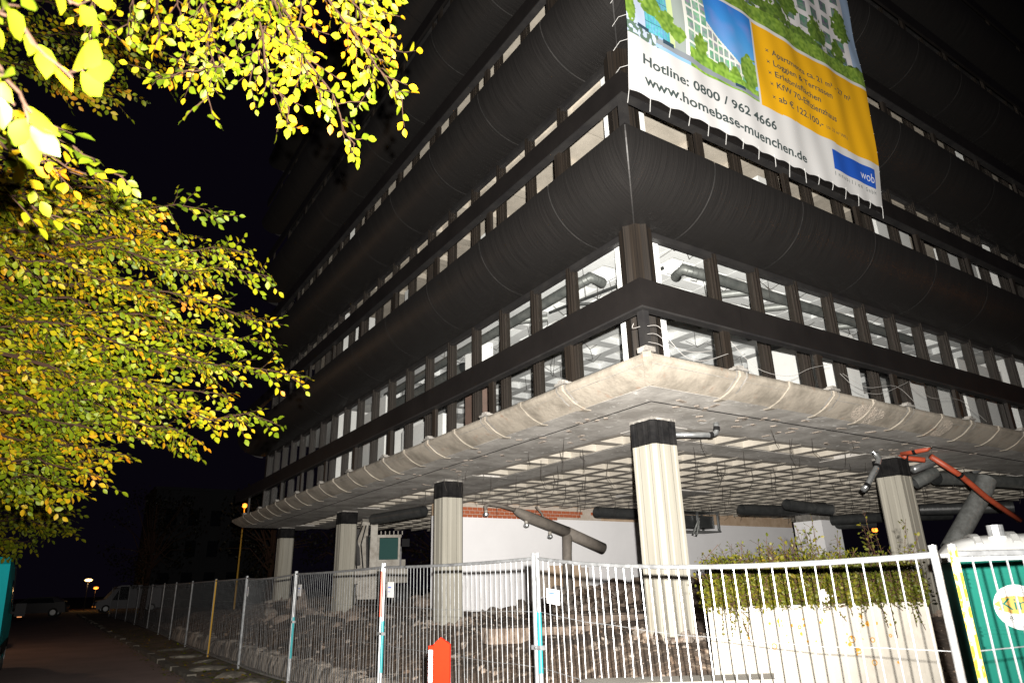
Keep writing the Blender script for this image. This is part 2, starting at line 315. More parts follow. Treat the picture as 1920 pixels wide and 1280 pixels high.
# glazing: mullions, head and sill rails, corner posts, panes
mulL = MB()
for (w0, w1, o0, o1) in ((-.07, .07, .02, -.10), (-.05, -.018, .055, .02), (.018, .05, .055, .02), (-.012, .012, .075, .02)):
    mulL.box(-o0, -o1, w0, w1, 0, 1)
mul0 = None; pane0 = None
nmul = 18
for fl_i in range(NF):
    dz = S*fl_i; z0 = 4.12+dz; z1 = HEAD+dz
    for side in 'LR':
        base = 1.53 if side == 'L' else 1.62
        for i in range(nmul+1):
            a = base+i*MOD
            M = (T(0, a, z0) if side == 'L' else T(a, 0, z0) @ RZ(math.pi/2) @ Matrix.Scale(-1, 4, (0, 1, 0))) @ Matrix.Diagonal((1, 1, z1-z0, 1))
            if mul0 is None: mul0 = mulL.build('mullion', 'bronze', B); mul0.matrix_local = M
            else: inst(mul0, B, M)
        if fl_i < 4:
            prev = .28
            for i in range(nmul+2):
                a = base+i*MOD if i <= nmul else LEN-.05
                if pane0 is None: pane0 = MB().box(-.004, .004, 0, 1, 0, 1).build('pane', 'window_glass', B)
                h = z1-.1-(z0+.3)
                pw = a-.07-(prev+.005)
                M = (T(.03, prev+.005, z0+.3) if side == 'L' else T(prev+.005, .03, z0+.3) @ RZ(-math.pi/2) ) @ Matrix.Diagonal((1, pw, h, 1))
                if side == 'R': M = T(prev+.005, .03, z0+.3) @ RZ(-math.pi/2) @ Matrix.Diagonal((1, pw, h, 1))
                if not (fl_i == 0 and side == 'L' and i == 0): inst(pane0, B, M)
                else: pane0.matrix_local = M
                prev = a+.07
        for (q0, q1, nm) in ((z1-.07, z1+.06, 'head_rail'), (z0-.02, z0+.26, 'sill_panel')):
            lbox(side, .25 if side == 'L' else .25, LEN, .05, -.05, q0, q1).build(nm, 'dark_metal', B)
    # corner post: ribbed octagonal bundle
    m = MB(); pts = []
    for k in range(16):
        a = 2*math.pi*k/16; r = .235 if k % 2 == 0 else .205; pts.append((.03+r*math.cos(a), .03+r*math.sin(a)))
    m.prism(pts, z0, z1+.02); m.build('corner_post', 'bronze', B)
    for q in ((.06, LEN), (LEN, .06)):
        MB().box(q[0]-.12, q[0]+.12, q[1]-.12, q[1]+.12, z0, z1).build('end_post', 'bronze', B)
    # outer rail band with its posts
    for side in 'LR':
        F = SIDE[side]; cuts = [0]+[.985+2.042*k for k in range(12) if .985+2.042*k < LEN-.4]+[LEN]
        for k in range(len(cuts)-1):
            mb = strip('rail_band', side, [(.80, BB+dz), (.853, BB+dz), (.853, BT+dz), (.80, BT+dz), (.80, BB+dz)], cuts[k]+.003, cuts[k+1]-.003, 'rail', B, mitre=(k == 0), mitre_end=(k == len(cuts)-2))
            if k % 2 == 0 and fl_i < 3:
                strip('rail_lip', side, [(.74, BB+dz-.03), (.868, BB+dz-.03), (.868, BB+dz-.004), (.74, BB+dz-.004), (.74, BB+dz-.03)], cuts[k]+.003, (cuts[min(k+2, len(cuts)-1)])-.003, 'dark_metal', mb, mitre=(k == 0))
        zb = 4.18 if fl_i == 0 else LIP+S*(fl_i-1)+.01
        for k in range(10):
            a = .72+2.042*k
            if a < LEN: lbox(side, a-.065, a+.065, .79, .73, zb, BT+dz-.05).build('rail_post', 'bronze', B)
    MB().box(-.80, -.70, -.80, -.70, (4.18 if fl_i == 0 else LIP+S*(fl_i-1)+.01), BT+dz-.04).build('corner_rail_post', 'dark_metal', B)
# roof slab
MB().box(-.9, LEN+.8, -.9, LEN+.8, LIP+S*(NF-1)+.05, LIP+S*(NF-1)+.35).build('roof', 'fascia_edge', B)
# concrete edge of the lowest slab: panels, ribs and brackets
RT_O, RT_Z, RB_O, RB_Z = .877, 4.176, .546, 3.88
rprof = [(RT_O-.05, RT_Z+.002), (RT_O, RT_Z-.01), (RT_O, RT_Z-.075)]+[(RB_O+(RT_O-RB_O-.01)*(.22*math.cos(i/9*math.pi/2)+.78*(1-i/9)), RT_Z-.085-(RT_Z-.085-RB_Z)*(.22*math.sin(i/9*math.pi/2)+.78*i/9)) for i in range(10)]
ribs = [.785+1.021*k for k in range(20)]
for side in 'LR':
    F = SIDE[side]; cuts = [0]+[a for a in ribs if a < LEN-.3]+[LEN]
    for k in range(len(cuts)-1):
        strip('edge_panel', side, [(o+.004*((k*7) % 3-1), z) for o, z in rprof], cuts[k]+.002, cuts[k+1]-.002, 'rim', B, mitre=(k == 0), mitre_end=(k == len(cuts)-2), uv=True, seg=1)
    for k, a in enumerate(cuts[1:-1]):
        m = MB(); pr = [(o+.022-.01*(i > 9), z-.010*(i > 6)) for i, (o, z) in enumerate(rprof)]
        for i, (o, z) in enumerate(pr):
            wd = .034+.04*(max(0, i-8)/4)**2
            m.v += [F(a-wd, o, z), F(a+wd, o, z), F(a+wd+.015, o-.06, z+.02), F(a-wd-.015, o-.06, z+.02)]
        for i in range(len(pr)-1):
            for q in range(4): m.f.append((4*i+q, 4*i+(q+1) % 4, 4*i+4+(q+1) % 4, 4*i+4+q)); m.m.append(0)
        m.f += [(0, 1, 2, 3), tuple(4*(len(pr)-1)+q for q in (3, 2, 1, 0))]; m.m += [0, 0]
        rb_ = m.build('rib', 'rim', B); lbox(side, a-.05, a+.05, RB_O+.01, RB_O-.13, RB_Z-.014, RB_Z-.002).build('rib_foot', 'rim', rb_)
        if k % 2 == 0:  # steel straps either side of a bracketed rib
            for sd in (-1, 1):
                m = MB(); q0 = a+sd*.095
                for i, (o, z) in enumerate(pr[:10]): m.v += [F(q0-.016, o-.008, z), F(q0+.016, o-.008, z)]
                for i in range(9): m.f.append((2*i, 2*i+1, 2*i+3, 2*i+2)); m.m.append(0)
                m.build('bracket_strap', 'rim_dirty', B)
            m = MB(); lbox(side, a-.12, a+.12, RT_O+.03, RT_O-.12, RT_Z+.003, RT_Z+.035, m); lbox(side, a-.05, a+.05, RT_O+.02, RT_O-.08, RT_Z+.035, RT_Z+.07, m); m.build('bracket', 'rim_dirty', B)
m = MB(); pr = [(o+.05, z-.008) for o, z in rprof]
for (o, z) in pr: m.v += [(-o-.02, -o+.05, z), (-o, -o, z-.01), (-o+.05, -o-.02, z), (-o+.1, -o+.1, z+.02)]
for i in range(len(pr)-1):
    for q in range(4): m.f.append((4*i+q, 4*i+(q+1) % 4, 4*i+4+(q+1) % 4, 4*i+4+q)); m.m.append(0)
m.build('corner_rib', 'rim', B)
MB().box(-RT_O-.03, -RT_O+.12, -RT_O-.03, -RT_O+.12, RT_Z, RT_Z+.06).build('bracket', 'rim_dirty', B)
m = MB(); m.box(-RT_O+.045, .3, -RT_O+.045, LEN+.8, RT_Z-.12, RT_Z-.012); m.box(.3, LEN+.8, -RT_O+.045, .3, RT_Z-.12, RT_Z-.012); m.build('slab_ledge', 'rim_dirty', B)
# patched scars on the right-hand edge
for (a, sz) in ((3.85, .32), (6.1, .22)):
    m = MB(); k = 14
    for ring, rr in ((0, 0), (1, .55), (2, 1)):
        for q in range(k):
            ang = 2*math.pi*q/k; r_ = sz*rr*(1+.3*N(math.cos(ang), math.sin(ang), a, 1.4)); aa = a+r_*math.cos(ang)*1.25; v_ = .5+.5*max(-1, min(1, (r_/sz)*math.sin(ang)))
            t = v_*9; i0 = min(int(t), 8); o = rprof[3+i0][0]+(rprof[4+i0][0]-rprof[3+i0][0])*(t-i0); z = rprof[3+i0][1]+(rprof[4+i0][1]-rprof[3+i0][1])*(t-i0)
            m.v.append((aa, -(o+.008-.0*rr), z-.004))
    for ring in (0, 1):
        for q in range(k): m.f.append((ring*k+q, ring*k+(q+1) % k, (ring+1)*k+(q+1) % k, (ring+1)*k+q)); m.m.append(0)
    m.build('patched_scar', 'scar', B)
# soffit: solid edge strip, coffer ribs, coffer backs
ZS = 3.88; C0 = 1.0; PITCH = .745; NC = 26
m = MB(); m.box(-RB_O-.002, C0, -RB_O-.002, LEN+.55, ZS, ZS+.24); m.build('soffit_edge', 'soffit', B)
m = MB(); m.box(C0, LEN+.55, -RB_O-.002, C0, ZS+.002, ZS+.24); m.build('soffit_edge', 'soffit', B)
m = MB(); m.box(C0, LEN+.55, C0, LEN+.55, ZS+.27, ZS+.34); m.build('coffer_slab', 'coffer_back', B)
def ribbar(ax, a, z):
    m = MB(); w0, w1 = .10, .06; c0, c1 = C0, LEN+.5
    q = [(-w0, z), (w0, z), (w1, ZS+.269), (-w1, ZS+.269)]
    for c in (c0, c1): m.v += [((a+o, c, h) if ax == 'y' else (c, a+o, h)) for o, h in q]
    m.f += [(0, 1, 5, 4), (1, 2, 6, 5), (3, 0, 4, 7)]; m.m += [0, 1, 1]
    return m.build('coffer_rib', ['coffer_rib', 'coffer_back'], B)
for i in range(NC):
    a = C0+.05+i*PITCH; ribbar('y', a, ZS+.006); ribbar('x', a, ZS+.012)
MB().box(C0+.74, C0+1.42, C0+.74, LEN+.4, ZS+.001, ZS+.26).build('edge_beam', 'soffit', B); MB().box(C0+1.42, LEN+.4, C0+.74, C0+1.42, ZS+.003, ZS+.26).build('edge_beam', 'soffit', B)
_rs = random.Random(3)
for _ in range(46):
    i = _rs.randrange(2, 18); j = _rs.randrange(2, 13); x = C0+.05+i*PITCH; y = C0+.05+j*PITCH
    MB().box(x+.07, x+PITCH-.07, y+.07, y+PITCH-.07, ZS+.03+.1*_rs.random(), ZS+.25).build('coffer_infill', _rs.choice(('soffit', 'coffer_rib', 'rim_dirty')), B)
for side in 'LR':
    lbox(side, .0, LEN, .012, -.006, ZS-.006, ZS+.01).build('drip_joint', 'column_cap', B)
COLS = [(.86, .87), (.94, 7.45), (1.06, 14.2), (.95, 20.3), (7.67, 1.09), (14.45, 1.1), (7.67, 7.45)]
for (x, y) in COLS[1:]:
    MB().box(max(x-.95, C0+.01) if x < 2 else x-.95, x+.95, max(y-.95, C0+.01), y+.95, ZS-.004, ZS+.25).build('column_head', 'soffit', B)
MB().box(C0+.01, 1.75, C0+.01, 1.75, ZS-.004, ZS+.25).build('column_head', 'soffit', B)
# fluted columns
def flute(sd=.25):
    side_ = [(-sd+.05, 0), (-.155, 0), (-.135, -.010), (-.08, -.010), (-.06, 0), (.06, 0), (.08, -.010), (.135, -.010), (.155, 0), (sd-.05, 0)]; pts = []
    for k in range(4):
        a = k*math.pi/2
        for (s, d) in side_: x, y = s, -(sd+d); pts.append((x*math.cos(a)-y*math.sin(a), x*math.sin(a)+y*math.cos(a)))
    return pts
for i, (x, y) in enumerate(COLS):
    zt = ZS-.03; h = .36
    c = MB().prism(flute(), .3, zt-h, T(x, y, 0)).build('column', 'column', B)
    MB().prism(flute(.256), zt-h+.001, zt-.01, T(x, y, 0)).build('column_cap', 'column_cap', c)
    m = MB()
    for q in range(9):
        a = uni(0, 6.28); m.box(-.07, .07, -.05, .05, -.012, .012, T(x+.22*math.cos(a), y+.22*math.sin(a), zt+.0) @ RZ(a))
    m.box(-.24, .24, -.24, .24, -.012, .04, T(x, y, zt)); stuff(m.build('broken_plaster', 'rim_dirty', c))
m = MB(); 
c = MB().box(13.95, 14.95, 6.95, 7.95, .6, 3.35).build('boxed_column', 'white_wall', B); MB().box(14.0, 14.9, 7.0, 7.9, 3.351, ZS+.2).build('bare_top', 'rim_dirty', c)
# white back wall with brick course
WY = 11.3
W = MB().box(2.6, 18.6, WY, WY+.3, .4, 3.55).build('back_wall', 'white_wall', B)
MB().box(2.6, 18.6, WY+.012, WY+.29, 3.551, ZS+.2).build('plaster_band', 'plaster', W)
bk = None
for r_ in range(3):
    for i in range(50):
        x = 2.75+i*.17+(.085 if r_ % 2 else 0)
        if x > 8.6+uni(-.9, .6)-.8*(2-r_): continue
        zz = ZS-.06-.10*(2-r_)+.0
        M = T(x, WY-.004+uni(-.006, .004), zz-.10)
        if bk is None: bk = MB().box(0, .155, 0, .03, 0, .088).build('brick', 'brick', W); bk.matrix_local = M
        else: inst(bk, W, M)
MB().box(2.7, 8.6, WY+.006, WY+.011, ZS-.40, ZS+.05).build('mortar_bed', 'mortar', W)
for (x0, x1, z0, z1, mt) in ((6.45, 7.65, .9, 2.18, 'plaster'), (5.92, 6.44, 1.3, 2.05, 'mortar'), (7.66, 7.95, .9, 2.12, 'mortar')): MB().box(x0, x1, WY-.012, WY-.002, z0, z1).build('bare_patch', mt, W)
# interiors of the upper floors
def interior(k, top):
    dz = S*k; zc = HEAD+dz+.30
    cm, rm = ('ceiling_white', 'ceiling_rib') if k == 0 else ('ceiling_beige', 'ceiling_beige')
    MB().box(.12, LEN-.1, .12, LEN-.1, zc+.16, zc+.42).build('ceiling', cm, B)
    MB().box(.06, LEN-.1, .06, LEN-.1, 4.02+dz+.03 if k == 0 else LIP+S*(k-1)-.05, 4.13+dz if k == 0 else LIP+S*(k-1)+.03).build('floor_slab', 'rim_dirty', B)
    if k < 2:
        for i in range(15 if k == 0 else 9):
            a = .65+i*.82*(1 if k == 0 else 1.6)
            if a > 13: break
            MB().box(a-.13, a+.13, .14, 13, zc, zc+.155).build('ceiling_rib', rm, B)
            MB().box(.14, 13, a-.13, a+.13, zc+.004, zc+.156).build('ceiling_rib', rm, B)
    MB().box(.28, .75, .28, .75, 4.12+dz, zc+.1).build('interior_column', 'white_paint', B)
    MB().box(13.2, 13.4, .2, LEN-.2, 4.13+dz, zc).build('partition', 'white_paint', B); MB().box(.2, 13.1, 13.2, 13.4, 4.13+dz, zc).build('partition', 'white_paint', B)
for k in range(4): interior(k, 0)
def prt(x0, x1, y0, y1, z0, z1, mt='white_paint', nm='partition'): MB().box(x0, x1, y0, y1, z0, z1).build(nm, mt, B)
prt(6.95, 7.6, 1.3, 3.6, 4.13, 6.6); prt(9.4, 12.6, 1.2, 1.35, 4.13, 6.0); prt(10.6, 12.8, .62, .75, 4.13, 6.35)
prt(.75, 1.15, 5.8, 6.35, 4.13, 5.95, 'brown_panel'); prt(.752, 1.148, 5.8, 6.35, 5.951, 6.7)
prt(.5, .62, 10.2, 10.9, 4.13, 6.5); prt(.55, .68, 11.3, 11.9, 4.13, 6.3); prt(.5, .6, 13.0, 13.6, 4.13, 6.3); prt(.9, 1.05, 7.7, 10.0, 4.13, 5.5)
prt(4.4, 4.9, .8, 1.6, 7.3, 9.3); prt(8.2, 8.8, .55, .7, 7.3, 9.4); prt(8.81, 9.1, .55, .7, 7.3, 9.4, 'brown_panel'); prt(9.11, 9.6, .55, .7, 7.3, 9.4)
prt(11.2, 13, .6, .75, 7.3, 9.4); prt(.6, .9, 5.0, 5.5, 7.3, 9.0); prt(.6, .75, 9.0, 9.4, 7.3, 9.2)
# hanging ceiling wires (soffit and first floor)
m = MB()
for i in range(150):
    x = uni(.4, 16); y = uni(.4, 10.6); z = ZS+uni(0, .02); L = uni(.15, .55)
    m.tube([(x, y, z), (x+uni(-.04, .04), y+uni(-.04, .04), z-L*.6), (x+uni(-.09, .09), y+uni(-.09, .09), z-L)], .005, 3)
stuff(m.build('hanger_wires', 'wire', B))
m = MB()
for i in range(160):
    x = uni(.4, 8); y = uni(.4, 11)
    if min(x, y) > 4: continue
    z = HEAD+.31; L = uni(.2, .5); q = uni(0, 6.28)
    if i % 3: m.tube([(x, y, z), (x+.25*math.cos(q), y+.25*math.sin(q), z-.16), (x+.5*math.cos(q), y+.5*math.sin(q), z-.02)], .006, 3)
    else: m.tube([(x, y, z), (x+uni(-.05, .05), y+uni(-.05, .05), z-L), (x+uni(-.06, .06), y, z-L-.05)], .005, 3)
stuff(m.build('ceiling_wires', 'wire', B))
m = MB()
for i in range(260):
    x = uni(-.3, 9); y = uni(-.3, 9)
    if x > .9 and y > .9 : continue
    m.box(-uni(.03, .1), uni(.03, .1), -.03, .03, -.006, .01, T(x, y, ZS-.004) @ RZ(uni(0, 3)))
stuff(m.build('plaster_remains', 'rubble_pale', B))
# ------------------------------------------------------------------ banner
BX0, BZ0, BZ1 = -.768, 7.98, 14.6
BN = thing('advertising_banner', 'large printed apartment banner hung over the corner of the dark building', 'banner', (2.4, -1.0, BZ0))
def bx(x, z): return x + max(0, (x-BX0)/6.24)*.06*(z-BZ0)     # right edge leans outwards with height
def by(x, z):
    d = min(1, (z-BZ0)/2.5)
    return -1.02+.10*(1-d)*(1-d)-.015*math.sin(x*5.1+.9*math.sin(z*1.1))*(.35+.65*d)-.006*math.sin(x*11+z*2.3)-.012*math.sin(x*2.1-z*3.2)
BW = 6.24; nx, nz = 416, 442
xs = np.linspace(0, BW, nx+1); zs = np.linspace(0, BZ1-BZ0, nz+1)
bv = [(bx(BX0+x, BZ0+z)-2.4, by(BX0+x, BZ0+z)+1.0, z + (.035*abs(math.sin(x*math.pi/.4))**1.5-.02)*max(0, 1-z/.25)) for z in zs for x in xs]
bf = [(j*(nx+1)+i, j*(nx+1)+i+1, (j+1)*(nx+1)+i+1, (j+1)*(nx+1)+i) for j in range(nz) for i in range(nx)]
XX, ZZ = np.meshgrid(BX0+(xs[:-1]+xs[1:])/2, BZ0+(zs[:-1]+zs[1:])/2)
C_ = np.zeros((nz, nx, 3)); C_[:] = (.52, .52, .52)
def fill(mask, c): C_[mask] = c
R1 = rng.random((nz, nx)); 
def sm(a, k):  # smooth noise
    h, w_ = a.shape; b = rng.random((h//k+3, w_//k+3)); yi = np.arange(h)/k; xi = np.arange(w_)/k; y0 = yi.astype(int); x0 = xi.astype(int); fy = (yi-y0)[:, None]; fx = (xi-x0)[None, :]
    return b[y0][:, x0]*(1-fy)*(1-fx)+b[y0+1][:, x0]*fy*(1-fx)+b[y0][:, x0+1]*(1-fy)*fx+b[y0+1][:, x0+1]*fy*fx
S6 = sm(R1, 6); S14 = sm(R1, 14); S3 = sm(R1, 3)
def grn(): return np.stack([.05+.16*S3+.06*S6, .13+.22*S3+.08*S6, .02+.04*S3], -1)
GR = grn()
# left picture: sky, tower with glass stair, long block with loggias, trees, lawn, street
LP_ = (XX < 2.08) & (ZZ > 8.90) & (ZZ < 10.60); u = (XX-BX0)/2.85; v = (ZZ-8.9)/1.7
sky = np.stack([.03+.20*(1-v)**2+.10*(S14 > .6)*(S14-.6)*2, .16+.26*(1-v), .52+.18*(1-v)], -1); C_[LP_] = sky[LP_]
left_sky = LP_ & (u < .20); C_[left_sky] = (.45, .52, .66)
tw = LP_ & (u > .13) & (u < .30) & (v > .12); g_ = np.stack([.05+.10*S3, .30+.20*R1*((XX*18 % 1) > .3), .36+.2*S3], -1); C_[tw] = g_[tw]
C_[tw & ((ZZ*4.2 % 1) < .06)] = (.05, .16, .2)
C_[LP_ & (u > .30) & (u < .335) & (v > .05)] = (.50, .60, .30); C_[LP_ & (u > .335) & (u < .415) & (v > .05)] = (.30, .35, .33)
rooftall = LP_ & (u > .415) & (u < .60) & (v > .08); C_[rooftall] = (.74, .75, .70)
pu = ((u-.43)/.058); pv = (ZZ*4.4); win = rooftall & ((pu % 1) > .22) & ((pv % 1) > .2) & (u > .43)
wc = np.stack([.10+.25*S3, .22+.26*S6, .18+.22*S3], -1); C_[win] = wc[win]
top2 = .62-.34*(u-.60)/.30; blk = LP_ & (u > .60) & (u < .90) & (v < top2) & (v > .06); C_[blk] = (.72, .73, .68)
win = blk & (((u-.6)/.042 % 1) > .24) & ((ZZ*5.2 % 1) > .22) & (v < top2-.03); C_[win] = wc[win]
def crown(mask, cx, cz, rx, rz):
    d = ((XX-cx)/rx)**2+((ZZ-cz)/rz)**2 + .9*(S6-.5)+.5*(S3-.5); q = mask & (d < 1); C_[q] = GR[q]
for (cx, cz, rx, rz) in ((-.66, 10.2, .17, .45), (-.50, 9.80, .2, .22), (-.25, 9.62, .22, .2), (.02, 9.47, .22, .2), (.25, 9.35, .18, .17), (.78, 9.35, .17, .26), (1.28, 9.18, .13, .14), (1.55, 9.16, .13, .2), (1.92, 9.42, .22, .36), (-.7, 9.4, .1, .3)): crown(LP_, cx, cz, rx, rz)
lawn = LP_ & (v < .16+.05*np.sin(XX*2)) & (XX > .5); C_[lawn] = GR[lawn]*np.array([1.2, 1.25, 1.2])
st = LP_ & (v < .10-.02*XX) & (v > .035-.012*XX) & (XX > -.2); C_[st] = (.22, .25, .28)
C_[LP_ & (v < .12) & (XX < -.15) & (S3 > .45)] = (.10, .16, .12)
for (cx, cz) in ((.05, 9.07), (1.62, 9.0), (-.45, 9.12)): C_[LP_ & (abs(XX-cx) < .11) & (abs(ZZ-cz) < .035)] = (.03, .06, .09)
# upper picture across the top: lawn, hedges, white house with dark windows
UP_ = (ZZ > 10.66); v2 = (ZZ-10.66); C_[UP_] = (.25, .34, .48)
hs = UP_ & (v2 > .35) & (v2 < 3.2) & (XX > 1.6) & (XX < 5.15); C_[hs] = np.stack([.48+.1*S14, .48+.08*S14, .48+.1*S14], -1)[hs]
win = hs & ((XX*2.6 % 1) > .42) & ((ZZ*2.5 % 1) > .34); C_[win] = np.stack([.04+.12*S3, .09+.12*S6, .09+.1*S3], -1)[win]
for (cx, cz, rx, rz) in ((1.2, 11.5, .7, .9), (2.2, 11.6, .35, .5), (3.2, 11.75, .42, .4), (4.1, 11.4, .3, .35), (4.75, 11.25, .2, .3), (.3, 11.4, .8, .8), (2.75, 11.2, .5, .2), (3.7, 11.05, .4, .2), (5.0, 12.0, .25, .4)):
    d = ((XX-cx)/rx)**2+((ZZ-cz)/rz)**2+1.4*(S6-.5)+.8*(S3-.5); q = UP_ & (d < 1); C_[q] = GR[q]*.55
lw = UP_ & (v2 < .36+.1*(S14-.5)); C_[lw] = GR[lw]*np.array([.9, .85, .8])
C_[UP_ & (v2 > .34) & (v2 < .44) & (S6 > .55)] = (.06, .10, .02)
# orange field, white dividing lines
org = (XX > 2.13) & (ZZ > 8.88+.02*np.sin(XX*2.2)) & (ZZ < 10.59); C_[org] = (.64, .335, .006)
blue = (XX > 3.98) & (XX < 5.28) & (ZZ > 8.31) & (ZZ < 8.71); C_[blue] = (.012, .075, .40)
me = bpy.data.meshes.new('banner_sheet'); me.from_pydata(bv, [], bf); me.polygons.foreach_set('use_smooth', [True]*len(bf))
ca = me.color_attributes.new('print', 'FLOAT_COLOR', 'CORNER'); cc = np.ones((nz*nx, 4, 4), np.float32); cc[:, :, :3] = .86*C_.reshape(-1, 1, 3); ca.data.foreach_set('color', cc.ravel())
mm = bpy.data.materials.new('banner_print'); mm.use_nodes = True; at_ = mm.node_tree.nodes.new('ShaderNodeVertexColor'); at_.layer_name = 'print'
pb = mm.node_tree.nodes['Principled BSDF']; pb.inputs['Roughness'].default_value = .5; mm.node_tree.links.new(at_.outputs[0], pb.inputs['Base Color']); me.materials.append(mm)
me.update(); o = bpy.data.objects.new('banner_sheet', me); COL.objects.link(o); o.parent = BN
def text_mesh(body, mt, parent, name, place, width=None, height=1., bold=.0, sub=.12):
    cu = bpy.data.curves.new('t', 'FONT'); cu.body = body; cu.size = 1; cu.offset = bold; cu.resolution_u = 3; cu.fill_mode = 'FRONT'
    ob = bpy.data.objects.new('t', cu); COL.objects.link(ob); dg = bpy.context.evaluated_depsgraph_get(); me = bpy.data.meshes.new_from_object(ob.evaluated_get(dg))
    bpy.data.objects.remove(ob); bm = bmesh.new(); bm.from_mesh(me)
    for _ in range(2):
        es = [e for e in bm.edges if e.calc_length() > sub]
        if es: bmesh.ops.subdivide_edges(bm, edges=es, cuts=1, use_grid_fill=False)
    bmesh.ops.triangulate(bm, faces=bm.faces)
    bm.verts.ensure_lookup_table(); xsv = [v.co.x for v in bm.verts]; x0, x1 = min(xsv), max(xsv); sx = (width/(x1-x0)) if width else height/.73
    seen = [-1]*len(bm.verts); isl = []
    for v in bm.verts:
        if seen[v.index] >= 0: continue
        st = [v]; k = len(isl); seen[v.index] = k; mn = mx_ = v.co.x
        while st:
            q = st.pop(); mn = min(mn, q.co.x); mx_ = max(mx_, q.co.x)
            for e in q.link_edges:
                o_ = e.other_vert(q)
                if seen[o_.index] < 0: seen[o_.index] = k; st.append(o_)
        isl.append((mn, mx_))
    grp = [0]*len(isl); g_ = 0; hi_ = None
    for k in sorted(range(len(isl)), key=lambda i: isl[i][0]):
        if hi_ is not None and isl[k][0]-hi_ > .17: g_ += 1
        grp[k] = g_; hi_ = isl[k][1] if hi_ is None else max(hi_, isl[k][1])
    vs = [place((v.co.x-x0)*sx, v.co.y*height/.73) for v in bm.verts]; fs = [tuple(v.index for v in f.verts) for f in bm.faces]; bm.free()
    for g in range(g_+1):
        keep = [i for i in range(len(vs)) if grp[seen[i]] == g]; rm = {i: n for n, i in enumerate(keep)}
        m = MB(); m.v = [tuple(vs[i]) for i in keep]; m.f = [tuple(rm[i] for i in f) for f in fs if f[0] in rm]; m.m = [0]*len(m.f); m.build(name, mt, parent)
def on_banner(x0, z0): return lambda dx, dz: Vector((bx(x0+dx, z0+dz)-2.4, by(x0+dx, z0+dz)+1.0-.009, z0+dz-BZ0))
for (t, x, z, w_, h, b_, mt_) in (('Hotline: 0800 / 962 4666', -.49, 8.49, 2.93, .165, .022, 'ink'), ('www.homebase-muenchen.de', -.47, 8.165, 3.70, .175, .022, 'ink'),
        ('Apartments ca. 21 m² - 27 m²', 2.58, 10.08, 2.28, .13, .012, 'ink'), ('Loggien & Terrassen', 2.58, 9.845, 1.62, .13, .012, 'ink'), ('Erlebnisflächen', 2.58, 9.61, 1.24, .13, .012, 'ink'),
        ('KfW 70-Effizienzhaus', 2.58, 9.375, 1.68, .13, .012, 'ink'), ('ab € 122.100,-', 2.58, 9.10, 1.24, .13, .012, 'ink'), ('(ca. 22 m² Wfl.)', 3.90, 9.11, .64, .075, .0, 'ink'),
        ('wob', 4.80, 8.40, .42, .19, -.008, 'signwhite')):
    text_mesh(t, mt_, BN, 'printed_word', on_banner(x, z), w_, h, b_)
for i, ch in enumerate('Immobilien GmbH'):
    if ch != ' ': text_mesh(ch, 'ink', BN, 'letter', on_banner(3.98+i*.087, 8.175), .012 if ch in 'ilI' else .05, .085, .0)
for z in (10.11, 9.875, 9.64, 9.405, 9.13): text_mesh('×', 'ink', BN, 'bullet', on_banner(2.43, z-.03), .075, .11, .0)
# cords lacing the banner to the rail behind it
for i in range(17):
    x = BX0+.02+i*(BW-.05)/16; zb = BZ0+.02; y0 = by(x, zb)
    p0 = Vector((bx(x, zb), y0-.004, zb)); k = uni(-.04, .04)
    cobj = MB().tube([p0+Vector((0, 0, .03)), p0+Vector((k*.4, .004, -.06)), p0+Vector((k, .03, -uni(.13, .26)))], .005, 4).build('lacing_cord', 'rope', None)
    cobj.parent = BN; cobj.matrix_parent_inverse = T(2.4, -1.0, BZ0).inverted()
for i in range(12):
    for xe in (0, BW):
        z = BZ0+.35+i*.42; x = BX0+xe; q = -1 if xe == 0 else 1
        cobj = MB().tube([(bx(x, z), by(x, z)-.006, z), (bx(x, z)+q*.06, by(x, z)+.10, z+.01), (bx(x, z)+q*.05, by(x, z)+.25, z-.03)], .0035, 4).build('edge_tie', 'rope', BN); cobj.matrix_parent_inverse = T(2.4, -1.0, BZ0).inverted()
# ------------------------------------------------------------------ loose cables on the corner
def cable(pts, r, mt, label, name='loose_cable', group='loose cables draped along the slab edge'):
    m = MB(); P_ = [Vector(p) for p in pts]; out = []
    for i in range(len(P_)-1):
        a, b, c, d = P_[max(i-1, 0)], P_[i], P_[i+1], P_[min(i+2, len(P_)-1)]
        for k in range(5):
            t = k/5; out.append(.5*((2*b)+(c-a)*t+(2*a-5*b+4*c-d)*t*t+(3*b-a-3*c+d)*t**3))
    out.append(P_[-1]); m.tube(out, r, 5); return tag(m.build(name, mt), label, 'cable', group)
def rpath(pts, o=.92): return [AY(u, v, -o) for u, v in pts]
cable(rpath([(1214, 611), (1235, 612), (1258, 640), (1285, 668), (1320, 676), (1365, 663)]), .0035, 'cable_white', 'white loose cable sagging between the corner post and first rail post')
cable(rpath([(1214, 626), (1232, 627), (1262, 650), (1300, 660), (1335, 657)]), .003, 'cable_white', 'short white cable just under the black corner rail')
cable(rpath([(1216, 641), (1235, 645), (1253, 656)]), .003, 'cable_white', 'shortest white cable curling on the corner slab')
cable(rpath([(1370, 640), (1420, 690), (1480, 705), (1520, 690), (1560, 682)]), .003, 'cable_white', 'thin cable hanging along the right slab edge beside the second post')
cable(rpath([(1575, 700), (1610, 730), (1650, 738), (1690, 722), (1702, 716)]), .003, 'cable_white', 'thin cable sagging over the right slab edge near the patched scar')
cable(rpath([(1580, 700), (1625, 726), (1680, 724), (1720, 758), (1740, 765)]), .003, 'cable_white', 'thin cable trailing past the patched scar to the right')
cable(rpath([(1705, 715), (1745, 745), (1800, 750), (1850, 790)]), .003, 'cable_white', 'farthest thin cable on the right slab edge')
